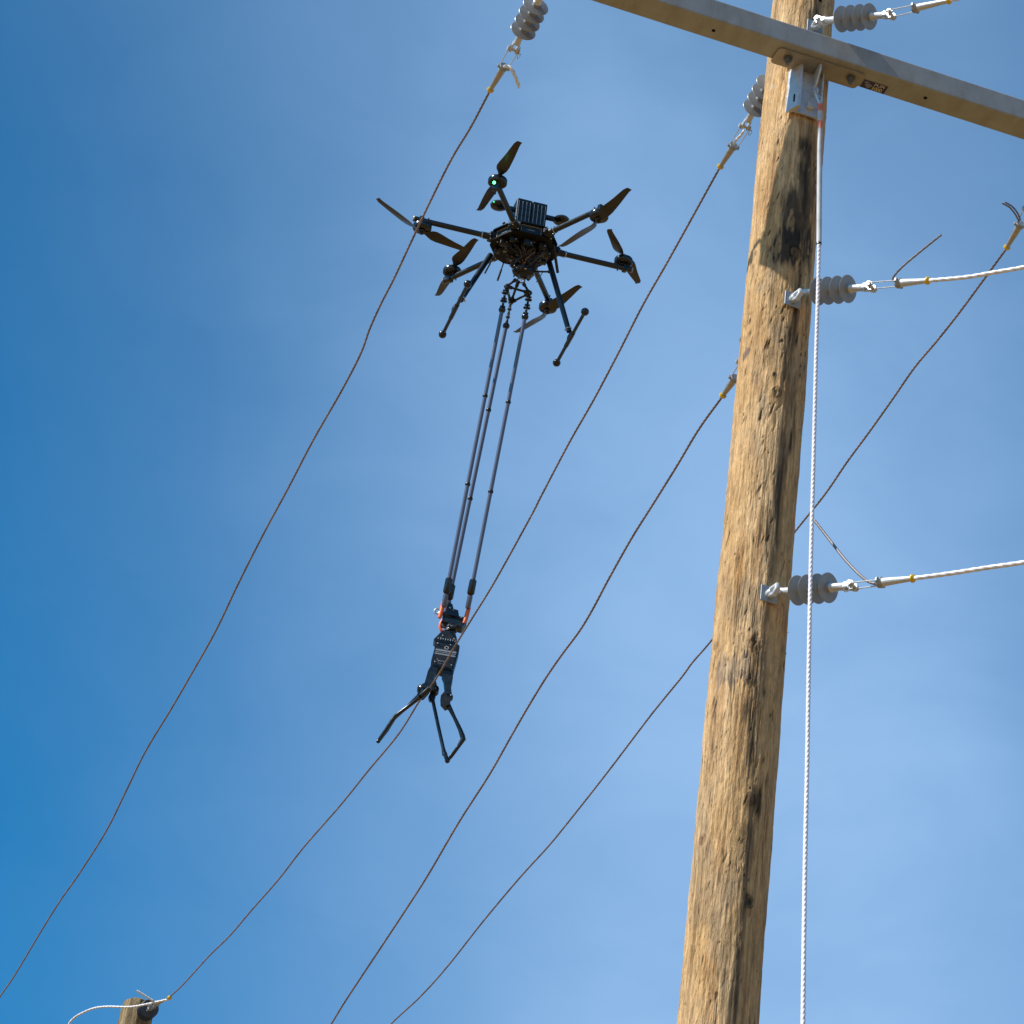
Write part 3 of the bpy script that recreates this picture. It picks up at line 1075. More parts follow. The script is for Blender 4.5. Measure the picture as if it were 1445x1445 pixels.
W4 = [(1419,352.5),(1386.4,397),(1354.6,440),(1323,480),(1291,518),(1259,564),(1227,609),(1195.5,651.7),(1163.7,698),(1122,750),(1064,826),(1005.7,901.5),(977,935),(961.6,956),(919,1008.5),(857,1090),(799,1163.6),(771.7,1196.5),(733,1239),(682.6,1299),(632,1363),(593.4,1406),(552.7,1444),(500,1500),(430,1580)]
G_DARK = 'dark conductors strung away to the far poles'
wires = {}
for key, pts, d0, d1, lab in (('w1', W1, 13.35, 22.6, 'dark twisted wire from the left end of the crossarm, crossing in front of the drone'),
                              ('w2', W2, 13.85, 21.3, 'dark twisted wire from behind the pole to the far pole, running through the gripper'),
                              ('w3', W3, 13.0, 17.6, 'dark twisted wire leaving the left side of the pole at mid height'),
                              ('w4', W4, 13.75, 21.2, 'dark twisted wire from the right that passes behind the pole')):
    P = in_plane(pts, d0, d1)
    wires[key] = P
    tag(strand('conductor_wire', P, 0.0055, M['wire'], pitch=0.078, ds=0.009, amp=0.26), lab, 'wire', G_DARK)

G_INS = 'grey disc insulators on the near pole and crossarm'
G_CL = 'wedge clamps with yellow plugs'
insulator((756.3, 7.7), 12.95, (738.6, 42.6), 13.06, 'grey insulator hanging from the left end of the crossarm at the top edge', G_INS)
insulator((1084.6, 117.5), 13.45, (1065.7, 152), 13.56, 'grey insulator half hidden behind the left side of the pole', G_INS)
insulator((1081, 450), 12.62, (1062, 485), 12.73, 'grey insulator out of sight behind the middle of the pole', G_INS)
insulator((1485, 233), 13.35, (1466, 268), 13.46, 'grey insulator under the right end of the crossarm beyond the frame', G_INS)
D1, D2, D3 = 13.05, 12.27, 11.37
insulator((1187, 27), D1, (1226, 23.4), D1 - 0.108, 'uppermost grey insulator, above the crossarm on the right of the pole', G_INS)
insulator((1153.6, 411.4), D2, (1195.7, 407.7), D2 - 0.108, 'grey insulator right of the pole beside the charred knot, crossed by the white rope', G_INS)
insulator((1124.7, 833.2), D3, (1168, 829.5), D3 - 0.110, 'lowest grey insulator, on the right of the pole at mid height', G_INS)

clamp((728, 65), 13.13, (691, 128.5), 13.35, 'aluminium clamp under the top left insulator, a frayed wire end beside it', G_CL)
clamp((1053, 178), 13.64, (1015.6, 236.5), 13.85, 'aluminium clamp left of the pole just below the crossarm', G_CL)
clamp((1057, 505), 12.82, (1019, 559.5), 13.0, 'aluminium clamp peeping out from behind the middle of the pole', G_CL)
clamp((1457, 287), 13.54, (1420, 350.5), 13.75, 'aluminium clamp at the right edge of the picture with a forked wire end', G_CL)
clamp((1253, 20), D1 - 0.195, (1341, 0.5), D1 - 0.40, 'pale clamp at the top right above the crossarm', G_CL, metal='galv')
clamp((1229, 403), D2 - 0.20, (1311, 396), D2 - 0.40, 'pale clamp on the upper white wire, a wire tail rising from it', G_CL, metal='galv')
clamp((1201, 827), D3 - 0.20, (1290, 816), D3 - 0.41, 'pale clamp on the lower white wire right of the pole', G_CL, metal='galv')


def depth_path(pts, d0, slope):
    """points along which the depth changes in proportion to the distance travelled across the picture"""
    out, d = [], d0
    for i, p in enumerate(pts):
        if i:
            d -= slope * math.hypot(p[0] - pts[i - 1][0], p[1] - pts[i - 1][1]) / F_PX * d
        out.append(at(*p, d))
    return out


G_WH = 'pale new conductors running off to the right'
R1 = [(1341, 0.5), (1400, -13), (1500, -38), (1640, -80)]
R2 = [(1311, 396), (1364, 391), (1402, 384.5), (1445, 377), (1520, 361), (1640, 331)]
R3 = [(1290, 816), (1342, 809), (1393, 801), (1445, 793.5), (1530, 779), (1660, 752)]
for pts, d, lab in ((R1, D1 - 0.40, 'pale wire leaving the top right clamp above the crossarm'),
                    (R2, D2 - 0.40, 'white sunlit wire at upper right, crossing the dark wire'),
                    (R3, D3 - 0.41, 'white sunlit wire at lower right')):
    tag(strand('pale_wire', depth_path(pts, d, 0.85), 0.0088, M['wire_new'], pitch=0.13, ds=0.008, amp=0.16), lab, 'wire', G_WH)

# cut tails of wire standing out of the clamps
G_T = 'cut wire tails at the clamps'
tag(strand('wire_tail', [at(1259, 397, D2 - 0.27), at(1262, 389, D2 - 0.28), at(1275, 375, D2 - 0.31), at(1300, 354, D2 - 0.36), at(1328, 331.5, D2 - 0.43)],
           0.0046, M['wire_end'], pitch=0.09, amp=0.12), 'grey wire tail slanting up from the upper right clamp', 'wire', G_T)
tag(strand('wire_tail', [at(1236, 824, D3 - 0.27), at(1226, 821, D3 - 0.24), at(1212, 810, D3 - 0.16), at(1192, 789, D3 - 0.06), at(1170, 761, D3 + 0.06),
                         at(1149, 734, D3 + 0.16)], 0.0060, M['wire_end'], pitch=0.06, amp=0.05), 'grey wire tail curving up left from the lower right clamp', 'wire', G_T)
t1 = strand('wire_tail', [at(711, 95, 13.22), at(716, 93.5, 13.2), at(722, 98, 13.19), at(727, 108, 13.19), at(732, 121, 13.2)], 0.0080, M['fray'], pitch=0.10, amp=0.35)
tag(t1, 'short frayed white wire end curling down beside the top left clamp', 'wire', G_T)
tag(strand('wire_tail', [at(1035, 204, 13.72), at(1040, 196, 13.70), at(1046, 190, 13.68), at(1050, 184, 13.67)], 0.0058, M['fray'], pitch=0.08),
    'stub of bright wire between the rods of the clamp left of the pole', 'wire', G_T)
for pts, lab in (([(1438, 313), (1433, 303), (1425, 293), (1414, 286.5)], 'forked wire tail at the right edge, outer strand'),
                 ([(1440, 311), (1436, 301), (1429, 292), (1418, 285)], 'forked wire tail at the right edge, inner strand')):
    tag(strand('wire_tail', [at(x, y, 13.6) for (x, y) in pts], 0.0042, M['wire_end'], pitch=0.07), lab, 'wire', G_T)
for k in range(5):       # a few loose strands of the fray
    a = random.uniform(-0.5, 0.5)
    MB().path([Vector(at(729, 113, 13.2)) - t1.location, Vector(at(731 + a * 2, 119, 13.2 + a * .01)) - t1.location,
               Vector(at(733 + a * 7, 124 + random.random() * 3, 13.2 + a * .02)) - t1.location], 0.0018, 5).build('loose_strand', M['fray'], t1)


# eye nuts and square washers where the strings are bolted to the pole
LINE = Vector((-0.29, 0.957, 0)).normalized()
LX = Vector((LINE.y, -LINE.x, 0))             # horizontal, square to the through-bolt


def pole_fitting(px, side, target, label, group='bolted eye fittings on the pole'):
    """side -1: near face of the pole, +1: far face"""
    out = LINE * side
    q = AX + out * 0.150
    c = hit(*px, q, LINE)
    c = Vector((q.x, q.y, c.z))
    root = empty('eye_fitting', basis(c, LX, ZZ.cross(LX) * 1.0, ZZ), label, 'fitting', group)
    iv = root.matrix_world.inverted()
    o = (iv.to_3x3() @ out)
    t = iv @ target
    w = MB().box(o * 0.006, (0.037, 0, 0), o * 0.0035, (0, 0, 0.037), 0.0015)
    w.build('square_washer', M['galv_dull'], root)
    e = MB()
    e.lathe(o * 0.009, o, [(0, 0.019), (0.016, 0.017), (0.024, 0.012)], 16)
    mid = o * 0.030
    dirv = (t - mid)
    tip = mid + dirv.normalized() * min(dirv.length, 0.05)
    e.path([o * 0.02 + Vector((0, 0, -0.012)), o * 0.045 + Vector((0.004, 0, -0.020)), o * 0.062 + Vector((0.010, 0, 0.0)), o * 0.052 + Vector((0.012, 0, 0.022)),
            o * 0.02 + Vector((0, 0, 0.014))], 0.0115, 12)
    e.build('eye_nut', M['galv'], root)
    s = MB()
    x_, y_, z_ = frame_to(t - mid, (0, 0, 1))
    for k in (-1, 1):
        s.path([mid + y_ * 0.012 * k, mid + (t - mid) * 0.5 + y_ * 0.017 * k, t + y_ * 0.016 * k], 0.0095, 10)
    s.sphere(t, 0.019, 12)
    s.build('shackle', M['galv'], root)
    return root


pole_fitting((1154, 42), -1, at(1160, 31, D1 + 0.075), 'bright eye fitting on the pole just above the crossarm')
pole_fitting((1117, 424), -1, at(1126, 413.5, D2 + 0.07), 'bright eye fitting on a square washer below the charred knot')
pole_fitting((1090, 842), -1, at(1097, 835.5, D3 + 0.07), 'bright eye fitting on a square washer low on the pole')
pole_fitting((1102, 84), 1, at(1095, 98, 13.40), 'eye fitting on the hidden far face of the pole at the crossarm')
pole_fitting((1095, 425), 1, at(1091, 433, 12.57), 'eye fitting on the hidden far face at the middle of the pole')
# end bolts of the arm that carry the outer strings
for sx, tgt, nm in ((-1.16, at(763, -8, 12.90), 'left'), (1.16, at(1494, 216, 13.30), 'right')):
    eb = MB()
    iv = arm.matrix_world.inverted()
    t = iv @ tgt
    c = Vector((sx, -AF + AW, AH * 0.5))
    eb.box(c + Vector((0, 0.004, 0)), (0.03, 0, 0), (0, 0.004, 0), (0, 0, 0.03), 0.001)
    eb.path([c, c + Vector((0, 0.02, 0)), (c + t) * 0.5, t], 0.010, 10)
    eb.torus(t, (1, 0, 0), 0.014, 0.006, 16, 8)
    MB().lathe(c + Vector((0, -AW - 0.014, 0)), (0, 1, 0), [(0, 0.010), (0.012, 0.018), (0.0135, 0.026)], 16).build('bolt_head', M['galv'], arm)
    eb.build('eye_bolt', M['galv'], arm)
# flat strap at the top right of the pole, cut by the frame
stp = MB()
c0 = hit(1176, 2, AX + LX * 0.140, LX)
stp.box(Vector((0.138, -0.075, c0.z + 0.10)), (0.016, 0.020, 0), (0.006, -0.004, 0), (0, 0, 0.12), 0.002)
stp.build('steel_strap', M['galv_dull'], pole)
hb = pole_tz(1157, 1)
MB().lathe((0.143 * math.cos(hb[0]), 0.143 * math.sin(hb[0]), hb[1]), (math.cos(hb[0]), math.sin(hb[0]), 0), [(0, 0.008), (0.007, 0.008)], 12).build('bolt_hole', M['slot'], pole)

# ------------------------------------------------------------------ the rope hanging from the bracket
rope_px = [(1158.0, 118), (1157.2, 150), (1156.4, 240), (1155.7, 343), (1154.7, 395), (1151.9, 491), (1149.6, 586), (1146.8, 698), (1145, 760), (1142, 900), (1139, 1080),
           (1135.8, 1231), (1133, 1445)]
hook_w = arm_m @ Vector((0.024, y_b - 0.050, -0.148))
d_hook = (hook_w - EYE).dot(FWD)



def rope_at(i):
    x, y = rope_px[i]
    t = (y - 118) / (1445 - 118)
    return at(x, y, (d_hook - 0.03) * (1 - t) + 9.70 * t)


RP = [rope_at(i) for i in range(len(rope_px))]
low = RP[-1] + (RP[-1] - RP[-2]).normalized() * ((RP[-1].z - 0.05) / ((RP[-2] - RP[-1]).normalized().z))
rope = empty('hand_line', Matrix.Translation(RP[1]), 'white rope with a grey sleeve hanging from the bracket down the right of the pole', 'rope')
sleeve = [p - RP[1] for p in RP[1:4]]
MB().path(resample(sleeve, 0.03), 0.0115, 14).build('sleeve', mat('rope_sleeve', (0.52, 0.53, 0.55), 0.55, 0, 0.4, var=0.22, vscale=9, bump=0.5, bscale=60), rope)
for (ya, yb) in ((148, 158), (172, 182)):
    ta, tb = (ya - 150) / 90, (yb - 150) / 90
    a_, b_ = sleeve[0].lerp(sleeve[1], ta), sleeve[0].lerp(sleeve[1], tb)
    MB().path([a_, b_], 0.0119, 14).build('orange_mark', mat('orange_paint_mark', (0.75, 0.20, 0.12), 0.6, var=0.25, vscale=60), rope)
strand('line', [p - RP[1] for p in RP[3:]] + [RP[-1].lerp(low, 0.04) - RP[1], RP[-1].lerp(low, 0.2) - RP[1], RP[-1].lerp(low, 0.6) - RP[1], low - RP[1]], 0.0084, mat('white_rope', (0.80, 0.76, 0.80), 0.6, 0, 0.3, var=0.12, vscale=50), pitch=0.072, lobes=3, amp=0.17,
       ds=0.006, per=4, parent=rope)
MB().path([p - RP[1] for p in (RP[3] + (RP[3] - RP[4]).normalized() * 0.01, RP[3] + (RP[4] - RP[3]).normalized() * 0.008)], 0.0112, 12).build('sleeve_end', M['bolt'], rope)
hk = MB()
hk.path([p - RP[1] for p in (RP[1], RP[1] + ZZ * 0.05 + AXX * 0.006, hook_w + Vector((0, 0, -0.016)), hook_w + Vector((0, 0, 0.02)) - AXX * 0.01,
                             RP[1] + ZZ * 0.055 - AXX * 0.022, RP[1] + ZZ * 0.01)], 0.0065, 8)
hk.build('snap_hook', M['galv'], rope)

# ------------------------------------------------------------------ drone
DC = 17.6
DR = 147.0 * DC / F_PX


def camvec(r, u, z):
    return RIGHT * r + UP * u - FWD * z


dx = camvec(141, -30.7, -28.0).normalized()
vv = camvec(39, 63.5, 126.7)
dy = -(vv - dx * vv.dot(dx)).normalized()
dzv = dx.cross(dy)
DM = basis(at(739, 345, DC), dx, dy, dzv)
DMI = DM.inverted()
drone = empty('drone', DM, 'black six-rotor drone hovering above the wires with a gripper slung beneath it', 'drone')


def LD(x, y, h):
    """photograph pixel -> drone frame, on the plane at height h of the drone"""
    n = DM.to_3x3() @ Vector((0, 0, 1))
    q = DM @ Vector((0, 0, h))
    return DMI @ hit(x, y, q, n)


def blade_mesh(mb, hub, tip, hand):
    """one twisted tapering blade from hub to tip; hand: +1/-1 which edge leads"""
    hub, tip = Vector(hub), Vector(tip)
    ax = (tip - hub)
    L = ax.length
    ax.normalize()
    side = Vector((0, 0, 1)).cross(ax).normalized() * hand
    upv = ax.cross(side).normalized()
    if upv.z < 0:
        upv = -upv
    st = [(0.02, .016, .010, 30, 0), (0.07, .018, .009, 30, 0), (0.12, .034, .008, 28, .1), (0.18, .056, .0065, 26, .15), (0.25, .070, .0055, 23, .12), (0.35, .071, .0048, 19, .08),
          (0.5, .062, .0040, 15, .04), (0.65, .053, .0034, 12, .0), (0.8, .045, .0028, 10, -.02), (0.92, .038, .0024, 9, -.06), (0.97, .033, .0020, 9, -.18), (1.0, .031, .0016, 9, -.34)]
    vs, fs = [], []
    for (s, c, t, tw, off) in st:
        a = math.radians(tw)
        cd = side * math.cos(a) + upv * math.sin(a)
        nd = upv * math.cos(a) - side * math.sin(a)
        o = hub + ax * (L * s) + side * (off * c) + upv * (0.012 * s * s)
        for (u, w) in ((-.5, 0), (-.2, .9), (.2, .8), (.5, 0), (.2, -.35), (-.2, -.2)):
            vs.append(o + cd * (u * c) + nd * (w * t))
    m = 6
    for i in range(len(st) - 1):
        for k in range(m):
            a, b = i * m + k, i * m + (k + 1) % m
            fs.append((a, b, b + m, a + m))
    fs.append(tuple(reversed(range(m))))
    fs.append(tuple((len(st) - 1) * m + k for k in range(m)))
    mb._add(vs, fs)


ARMS = [  # direction in the drone's plane, motor above (+1) or below (-1), blade tips in the photograph, overhang of the tube, lamp
    ((-1, 0), -1, (531, 283), (660, 356), 0.036, None, 'A'),
    ((-.5, -.866), 1, (731, 202), (677, 300), 0.0, 'green', 'B'),
    ((.5, -.866), -1, (886, 268), (792, 351), 0.0, 'red', 'C'),
    ((1, 0), 1, (858, 326), (902, 402), 0.035, None, 'D'),
    ((.5, .866), -1, (817, 405), (728, 472), 0.0, None, 'E'),
    ((-.5, .866), 1, (670, 339), (618, 420), 0.042, None, 'F')]
for (d, sg, tp1, tp2, over, lamp, key) in ARMS:
    d = Vector((d[0], d[1], 0)).normalized()
    s = Vector((-d.y, d.x, 0))
    a = MB()
    a.tube(d * 0.20, d * (DR + 0.02 + over), 0.0170, n=18)
    ar = a.build('rotor_arm', M['carbon'], drone)
    c = MB()
    c.lathe(d * 0.185, d, [(0, 0.024), (0.035, 0.024), (0.040, 0.021), (0.070, 0.021)], 14)
    c.box(d * 0.195, d * 0.022, s * 0.030, (0, 0, 0.026), 0.005)
    for k in (-1, 1):
        c.box(d * 0.212 + s * 0.030 * k, d * 0.010, s * 0.010, (0, 0, 0.016), 0.003)
    c.build('hinge_block', M['black'], ar)
    bt = MB()
    for (q, w, zz) in ((.178, .022, .027), (.212, -.022, .027), (.178, -.022, -.027), (.212, .022, -.027), (.225, .034, 0.0), (.225, -.034, 0.0), (.252, .0, -.021)):
        bt.lathe(d * q + s * w + Vector((0, 0, zz)), (0, 0, 1 if zz >= 0 else -1), [(0, 0.0052), (0.004, 0.0052), (0.006, 0.003)], 8)
    bt.lathe(d * 0.262, d, [(0, 0.0215), (0.006, 0.0215)], 14)
    tag(bt.build('bolt', M['steel'], ar), kind='stuff')
    mc = d * DR - Vector((0, 0, 0.026 if key == 'B' else 0))
    mt = MB()
    mt.box(mc + Vector((0, 0, sg * 0.019)), d * 0.034, s * 0.022, (0, 0, 0.006), 0.003)
    mt.box(mc + d * 0.012, d * 0.014, s * 0.021, (0, 0, 0.021), 0.003)
    mt.lathe(mc + Vector((0, 0, sg * 0.024)), (0, 0, sg), [(0, 0.030), (0.004, 0.044), (0.007, 0.054), (0.011, 0.057), (0.034, 0.057), (0.040, 0.054), (0.044, 0.042), (0.046, 0.014),
                                                         (0.056, 0.013)], 32)
    mo = mt.build('motor', M['gloss'], ar)
    vt = MB()
    for k in range(12):
        an = 2 * math.pi * k / 12
        vt.box(mc + Vector((math.cos(an) * 0.038, math.sin(an) * 0.038, sg * 0.0245)), Vector((math.cos(an), math.sin(an), 0)) * 0.006,
               Vector((-math.sin(an), math.cos(an), 0)) * 0.003, (0, 0, 0.003))
    for w in (-1, 1):
        vt.lathe(mc - d * 0.03 + s * 0.014 * w + Vector((0, 0, -sg * 0.012)), (0, 0, -sg), [(0, .004), (.008, .004)], 8)
    tag(vt.build('stator_bolt', M['bolt'], ar), kind='stuff')
    hz = sg * 0.078 + mc.z
    hub = mc + Vector((0, 0, sg * 0.078))
    pr = MB()
    t1_, t2_ = LD(*tp1, hz), LD(*tp2, hz)
    hnd = -1
    blade_mesh(pr, hub, t1_, hnd)
    blade_mesh(pr, hub, t2_, hnd)
    pr.lathe(hub - Vector((0, 0, 0.007)), (0, 0, 1), [(0, .020), (.003, .022), (.011, .022), (.014, .018)], 18)
    pr.lathe(hub + Vector((0, 0, sg * 0.006)), (0, 0, sg), [(0, .010), (.012, .010), (.016, .005)], 12)
    pr.build('propeller', M['blade'], ar)
    if over > 0:
        MB().lathe(d * (DR + 0.018 + over), d, [(0, 0.0182), (0.006, 0.0182), (0.010, 0.014)], 18).build('end_cap', M['bezel'], ar)
    if lamp == 'green':
        p = LD(697.3, 257.6, -0.052)
        MB().sphere(p, 0.0095, 12).build('status_lamp', M['green_lamp'], ar)
    if lamp == 'red':
        p = LD(852.5, 293.6, 0.012)
        MB().sphere(p, 0.0070, 12).build('status_lamp', M['red_lamp'], ar)

# hull: two hexagonal plates with boxed sides
hexa = lambda r, z, off=0.0: [Vector((r * math.cos(math.radians(60 * k + off)), r * math.sin(math.radians(60 * k + off)), z)) for k in range(6)]


def hexplate(r, cut, z, t):
    pts = []
    for k in range(6):
        for e in (-1, 1):
            a = math.radians(60 * k + e * cut)
            pts.append(Vector((r * math.cos(a), r * math.sin(a), z)))
    return MB().prism(pts, (0, 0, t))


hexplate(0.205, 9, 0.032, 0.005).build('top_plate', M['carbon'], drone)
hexplate(0.205, 9, -0.040, 0.005).build('bottom_plate', mat('carbon_underside', (0.008, 0.007, 0.006), 0.6, 0, 0.25, var=0.6, vscale=25), drone)
hu = MB()
hu.prism([p for p in hexa(0.150, -0.034)], (0, 0, 0.064))
hu.build('hull', M['black'], drone)
for k in range(6):
    a = math.radians(60 * k + 30)
    d = Vector((math.cos(a), math.sin(a), 0))
    s = Vector((-d.y, d.x, 0))
    r_ = 0.164
    bz = MB()
    for (c_, hx, hz_) in ((Vector((0, 0, .026)), .066, .0035), (Vector((0, 0, -.026)), .066, .0035)):
        bz.box(d * r_ + c_, s * hx, d * .006, (0, 0, hz_), 0.001)
    for e in (-1, 1):
        bz.box(d * r_ + s * 0.063 * e, s * 0.0035, d * .006, (0, 0, 0.0225), 0.001)
    b1 = bz.build('side_bezel', M['bezel'] if k in (3, 4) else M['bolt'], drone)
    MB().box(d * (r_ - 0.003), s * 0.059, d * .004, (0, 0, 0.022), 0.002).build('side_panel', M['navy'], b1)
    gl = MB()
    gl.box(d * (r_ + 0.002), s * 0.022, d * .001, (0, 0, 0.0022))
    gl.build('badge_line', M['print_g'], b1)

hexplate(0.104, 12, -0.092, 0.004).build('lower_deck', M['under'], drone)
for k in range(6):
    a = math.radians(60 * k + 18)
    MB().tube((0.105 * math.cos(a), 0.105 * math.sin(a), -0.090), (0.112 * math.cos(a), 0.112 * math.sin(a), -0.036), 0.0055, n=8).build('standoff', M['bolt'], drone)
for (x, y, z, hx, hy, hz_, mt_) in ((-0.135, -0.06, -0.060, .026, .020, .018, 'black'), (-0.09, -0.115, -0.058, .022, .016, .016, 'navy'), (0.0, -0.125, -0.066, .030, .018, .022, 'navy'),
                                    (0.09, -0.115, -0.060, .024, .018, .018, 'black'), (0.140, -0.04, -0.062, .020, .026, .018, 'black'), (-0.15, 0.04, -0.058, .016, .024, .014, 'black'),
                                    (0.145, 0.045, -0.058, .018, .022, .014, 'navy'), (0.0, 0.12, -0.062, .034, .018, .018, 'black')):
    mo_ = MB().box((x, y, z), (hx, 0, 0), (0, hy, 0), (0, 0, hz_), 0.003).build('electronics_box', M[mt_], drone)
    MB().lathe((x + hx * .5, y - hy, z - hz_ * .3), (0, -1, 0), [(0, .0045), (.005, .0045), (.006, .002)], 8).build('plug', M['steel'], mo_)

# battery block on top
bx0, bx1, by0, by1, bz0, bz1 = -0.095, 0.095, -0.118, 0.070, 0.050, 0.245
for (a, b) in ((bx0, -0.001), (0.001, bx1)):
    bp = MB().box(((a + b) / 2, (by0 + by1) / 2, (bz0 + bz1) / 2), ((b - a) / 2, 0, 0), (0, (by1 - by0) / 2, 0), (0, 0, (bz1 - bz0) / 2), 0.004).build('battery_pack', M['navy'], drone)
    xs = [a + 0.012, a + 0.036, a + 0.060, a + 0.083]
    for i, x in enumerate(xs):
        MB().box((x, by0 - 0.0015, (bz0 + bz1) / 2 - 0.006), (0.0013, 0, 0), (0, 0.002, 0), (0, 0, (bz1 - bz0) / 2 - 0.014)).build('strip', M['strip'], bp)
    for zz in (bz0 + 0.03, bz0 + 0.075, bz0 + 0.12, bz0 + 0.16):
        MB().box(((a + b) / 2, by0 - 0.0004, zz), ((b - a) / 2 - .006, 0, 0), (0, 0.001, 0), (0, 0, 0.0008)).build('seam', M['slot'], bp)
# rounded antenna pods on stalks
for sx in (-1, 1):
    p = Vector((sx * 0.198, -0.085, 0.175))
    q = MB()
    q.lathe(p + Vector((0, 0, -0.018)), (0, 0, 1), [(0, 0.024), (0.004, 0.040), (0.010, 0.050), (0.020, 0.053), (0.032, 0.045), (0.041, 0.028), (0.045, 0.008)], 24)
    po = q.build('antenna_pod', M['gloss'], drone)
    MB().box(p + Vector((-sx * 0.065, 0.0, -0.002)), (0.050, 0, 0), (0, 0.013, 0), (0, 0, 0.014), 0.004).build('stalk', M['navy'], po)
    lp_ = Vector((p.x + sx * -0.028 if sx < 0 else p.x + 0.042, p.y - 0.030, p.z - 0.006))
    if sx < 0:
        lp_ = Vector((p.x - 0.040, p.y - 0.034, p.z - 0.004))
    MB().sphere(lp_, 0.0045, 10).build('pod_lamp', M['green_dim'], po)

# landing gear
for (top, mid, e1, e2) in (((692, 360), (650, 424), (660, 401), (624.5, 472)), ((775, 370), (803, 468), (825.5, 440), (785.5, 512))):
    hleg = -0.565
    P1, P2 = LD(*e1, hleg), LD(*e2, hleg)
    T0, Bm = LD(*top, -0.045), LD(*mid, hleg + 0.03)
    lg_ = MB()
    lg_.tube(T0, Bm, 0.0175, 0.0155, 16)
    lo = lg_.build('landing_leg', M['carbon'], drone)
    sk = MB()
    sk.tube(P1, P2, 0.0105, n=14)
    m_ = P1.lerp(P2, 0.55)
    dd = (P2 - P1).normalized()
    sk.tube(m_ - dd * 0.09, m_ + dd * 0.07, 0.0135, n=14)
    sk.box(m_ - dd * 0.02 + Vector((0, 0, 0.014)), dd * 0.03, Vector((-dd.y, dd.x, 0)) * 0.014, (0, 0, 0.014), 0.004)
    sk.build('skid', M['black'], lo)
    for P in (P1, P2):
        MB().sphere(P, 0.0245, 16).build('skid_end', M['gloss'], lo)
    kk = MB()
    pk = Bm + (T0 - Bm).normalized() * 0.02
    kk.lathe(pk + Vector((0, 0, -.01)), (1, 0.3, 0.2), [(-.026, .003), (-.022, .006), (.022, .006), (.028, .004)], 8)
    kk.torus(pk, T0 - Bm, 0.018, 0.004, 14, 6)
    kk.build('lock_pin', M['steel'], lo)
# whip antennas
for (a, b, ra, h0, h1) in (((711, 370), (702, 396), .0065, -0.05, -0.17), ((697, 362), (684, 386), .005, -0.05, -0.13), ((781, 345), (787, 385), .009, -0.03, -0.15)):
    p, q = LD(*a, h0), LD(*b, h1)
    MB().tube(p, p.lerp(q, .45), ra * .6, n=8).tube(p.lerp(q, .4), q, ra, n=10).build('antenna', M['black'], drone)
# camera-mount knobs seen above the left side
for (x, y, h) in ((711, 315, 0.06), (717, 318, 0.06), (777, 326, 0.05)):
    p = LD(x, y, h)
    MB().tube(p - Vector((0, 0, .03)), p, .004, n=8).sphere(p, .010, 10).build('knob', M['bolt'], drone)

# underslung winch: body, clamps, cables
uw = MB()
uw.box((0.01, 0.0, -0.062), (0.060, 0, 0), (0, 0.050, 0), (0, 0, 0.018), 0.004)
for (sx, sy) in ((-1, -1), (1, -1), (1, 1), (-1, 1)):
    uw.tube((0.01 + sx * 0.048, sy * 0.040, -0.08), (0.015 + sx * 0.030, sy * 0.028, -0.16), 0.005, n=8)
uw.lathe((0.022, 0, -0.130), (0, 0, -1), [(0, .056), (.006, .066), (.026, .066), (.030, .052), (.062, .060), (.080, .058), (.086, .034), (.105, .022)], 20)
uw.box((0.01, 0.0, -0.050), (0.125, 0, 0), (0, 0.050, 0), (0, 0, 0.010), 0.004)
uw.box((-0.10, -0.05, -0.058), (0.022, 0, 0), (0, 0.03, 0), (0, 0, 0.018), 0.004)
uw.box((0.105, -0.06, -0.060), (0.03, 0, 0), (0, 0.034, 0), (0, 0, 0.020), 0.004)
uw.box((0.02, -0.075, -0.075), (0.04, 0, 0), (0, 0.018, 0), (0, 0, 0.032), 0.005)
uw.box((0.012, -0.042, -0.185), (0.028, 0, 0), (0, 0.012, 0), (0, 0, 0.018), 0.004)
uw.box((-0.030, 0.0, -0.185), (0.014, 0, 0), (0, 0.022, 0), (0, 0, 0.022), 0.004)
uw.box((0.054, -0.01, -0.180), (0.014, 0, 0), (0, 0.024, 0), (0, 0, 0.022), 0.004)
winch = uw.build('payload_mount', M['black'], drone)
rr = random.Random(5)
det = MB()
for k in range(170):
    a_, rad_ = rr.uniform(0, 6.28), rr.uniform(0.02, 0.15)
    z_ = rr.choice((-0.046, -0.055, -0.098, -0.100, -0.135, -0.165, -0.20))
    if z_ < -0.12:
        rad_ = rr.uniform(0.050, 0.078)
    elif z_ < -0.08:
        rad_ = rr.uniform(0.05, 0.10)
    p = Vector((0.012 + rad_ * math.cos(a_), rad_ * math.sin(a_), z_))
    if k % 3 == 0:
        det.lathe(p, (rr.uniform(-1, 1), rr.uniform(-1, .2), rr.uniform(-1, 1)), [(0, .006), (.012, .006), (.014, .003)], 8)
    else:
        ax_, ay_, az_ = frame_to((rr.uniform(-1, 1), rr.uniform(-1, 1), rr.uniform(-1, 1)))
        det.box(p, ax_ * rr.uniform(.003, .010), ay_ * rr.uniform(.003, .010), az_ * rr.uniform(.002, .008), 0.001)
tag(det.build('small_hardware', M['bolt'], winch), kind='stuff')
shn = MB()
for k in range(44):
    a_, rad_ = rr.uniform(0, 6.28), rr.uniform(0.03, 0.17)
    z_ = -0.043 if rad_ > 0.075 else rr.choice((-0.085, -0.12, -0.17, -0.21))
    if z_ < -0.08:
        rad_ = 0.068
    p = Vector((rad_ * math.cos(a_), rad_ * math.sin(a_), z_))
    shn.lathe(p, (math.cos(a_) * .5, math.sin(a_) * .5, -1), [(0, .0048), (.004, .0048), (.006, .002)], 8)
tag(shn.build('bright_screws', M['steel'], winch), kind='stuff')
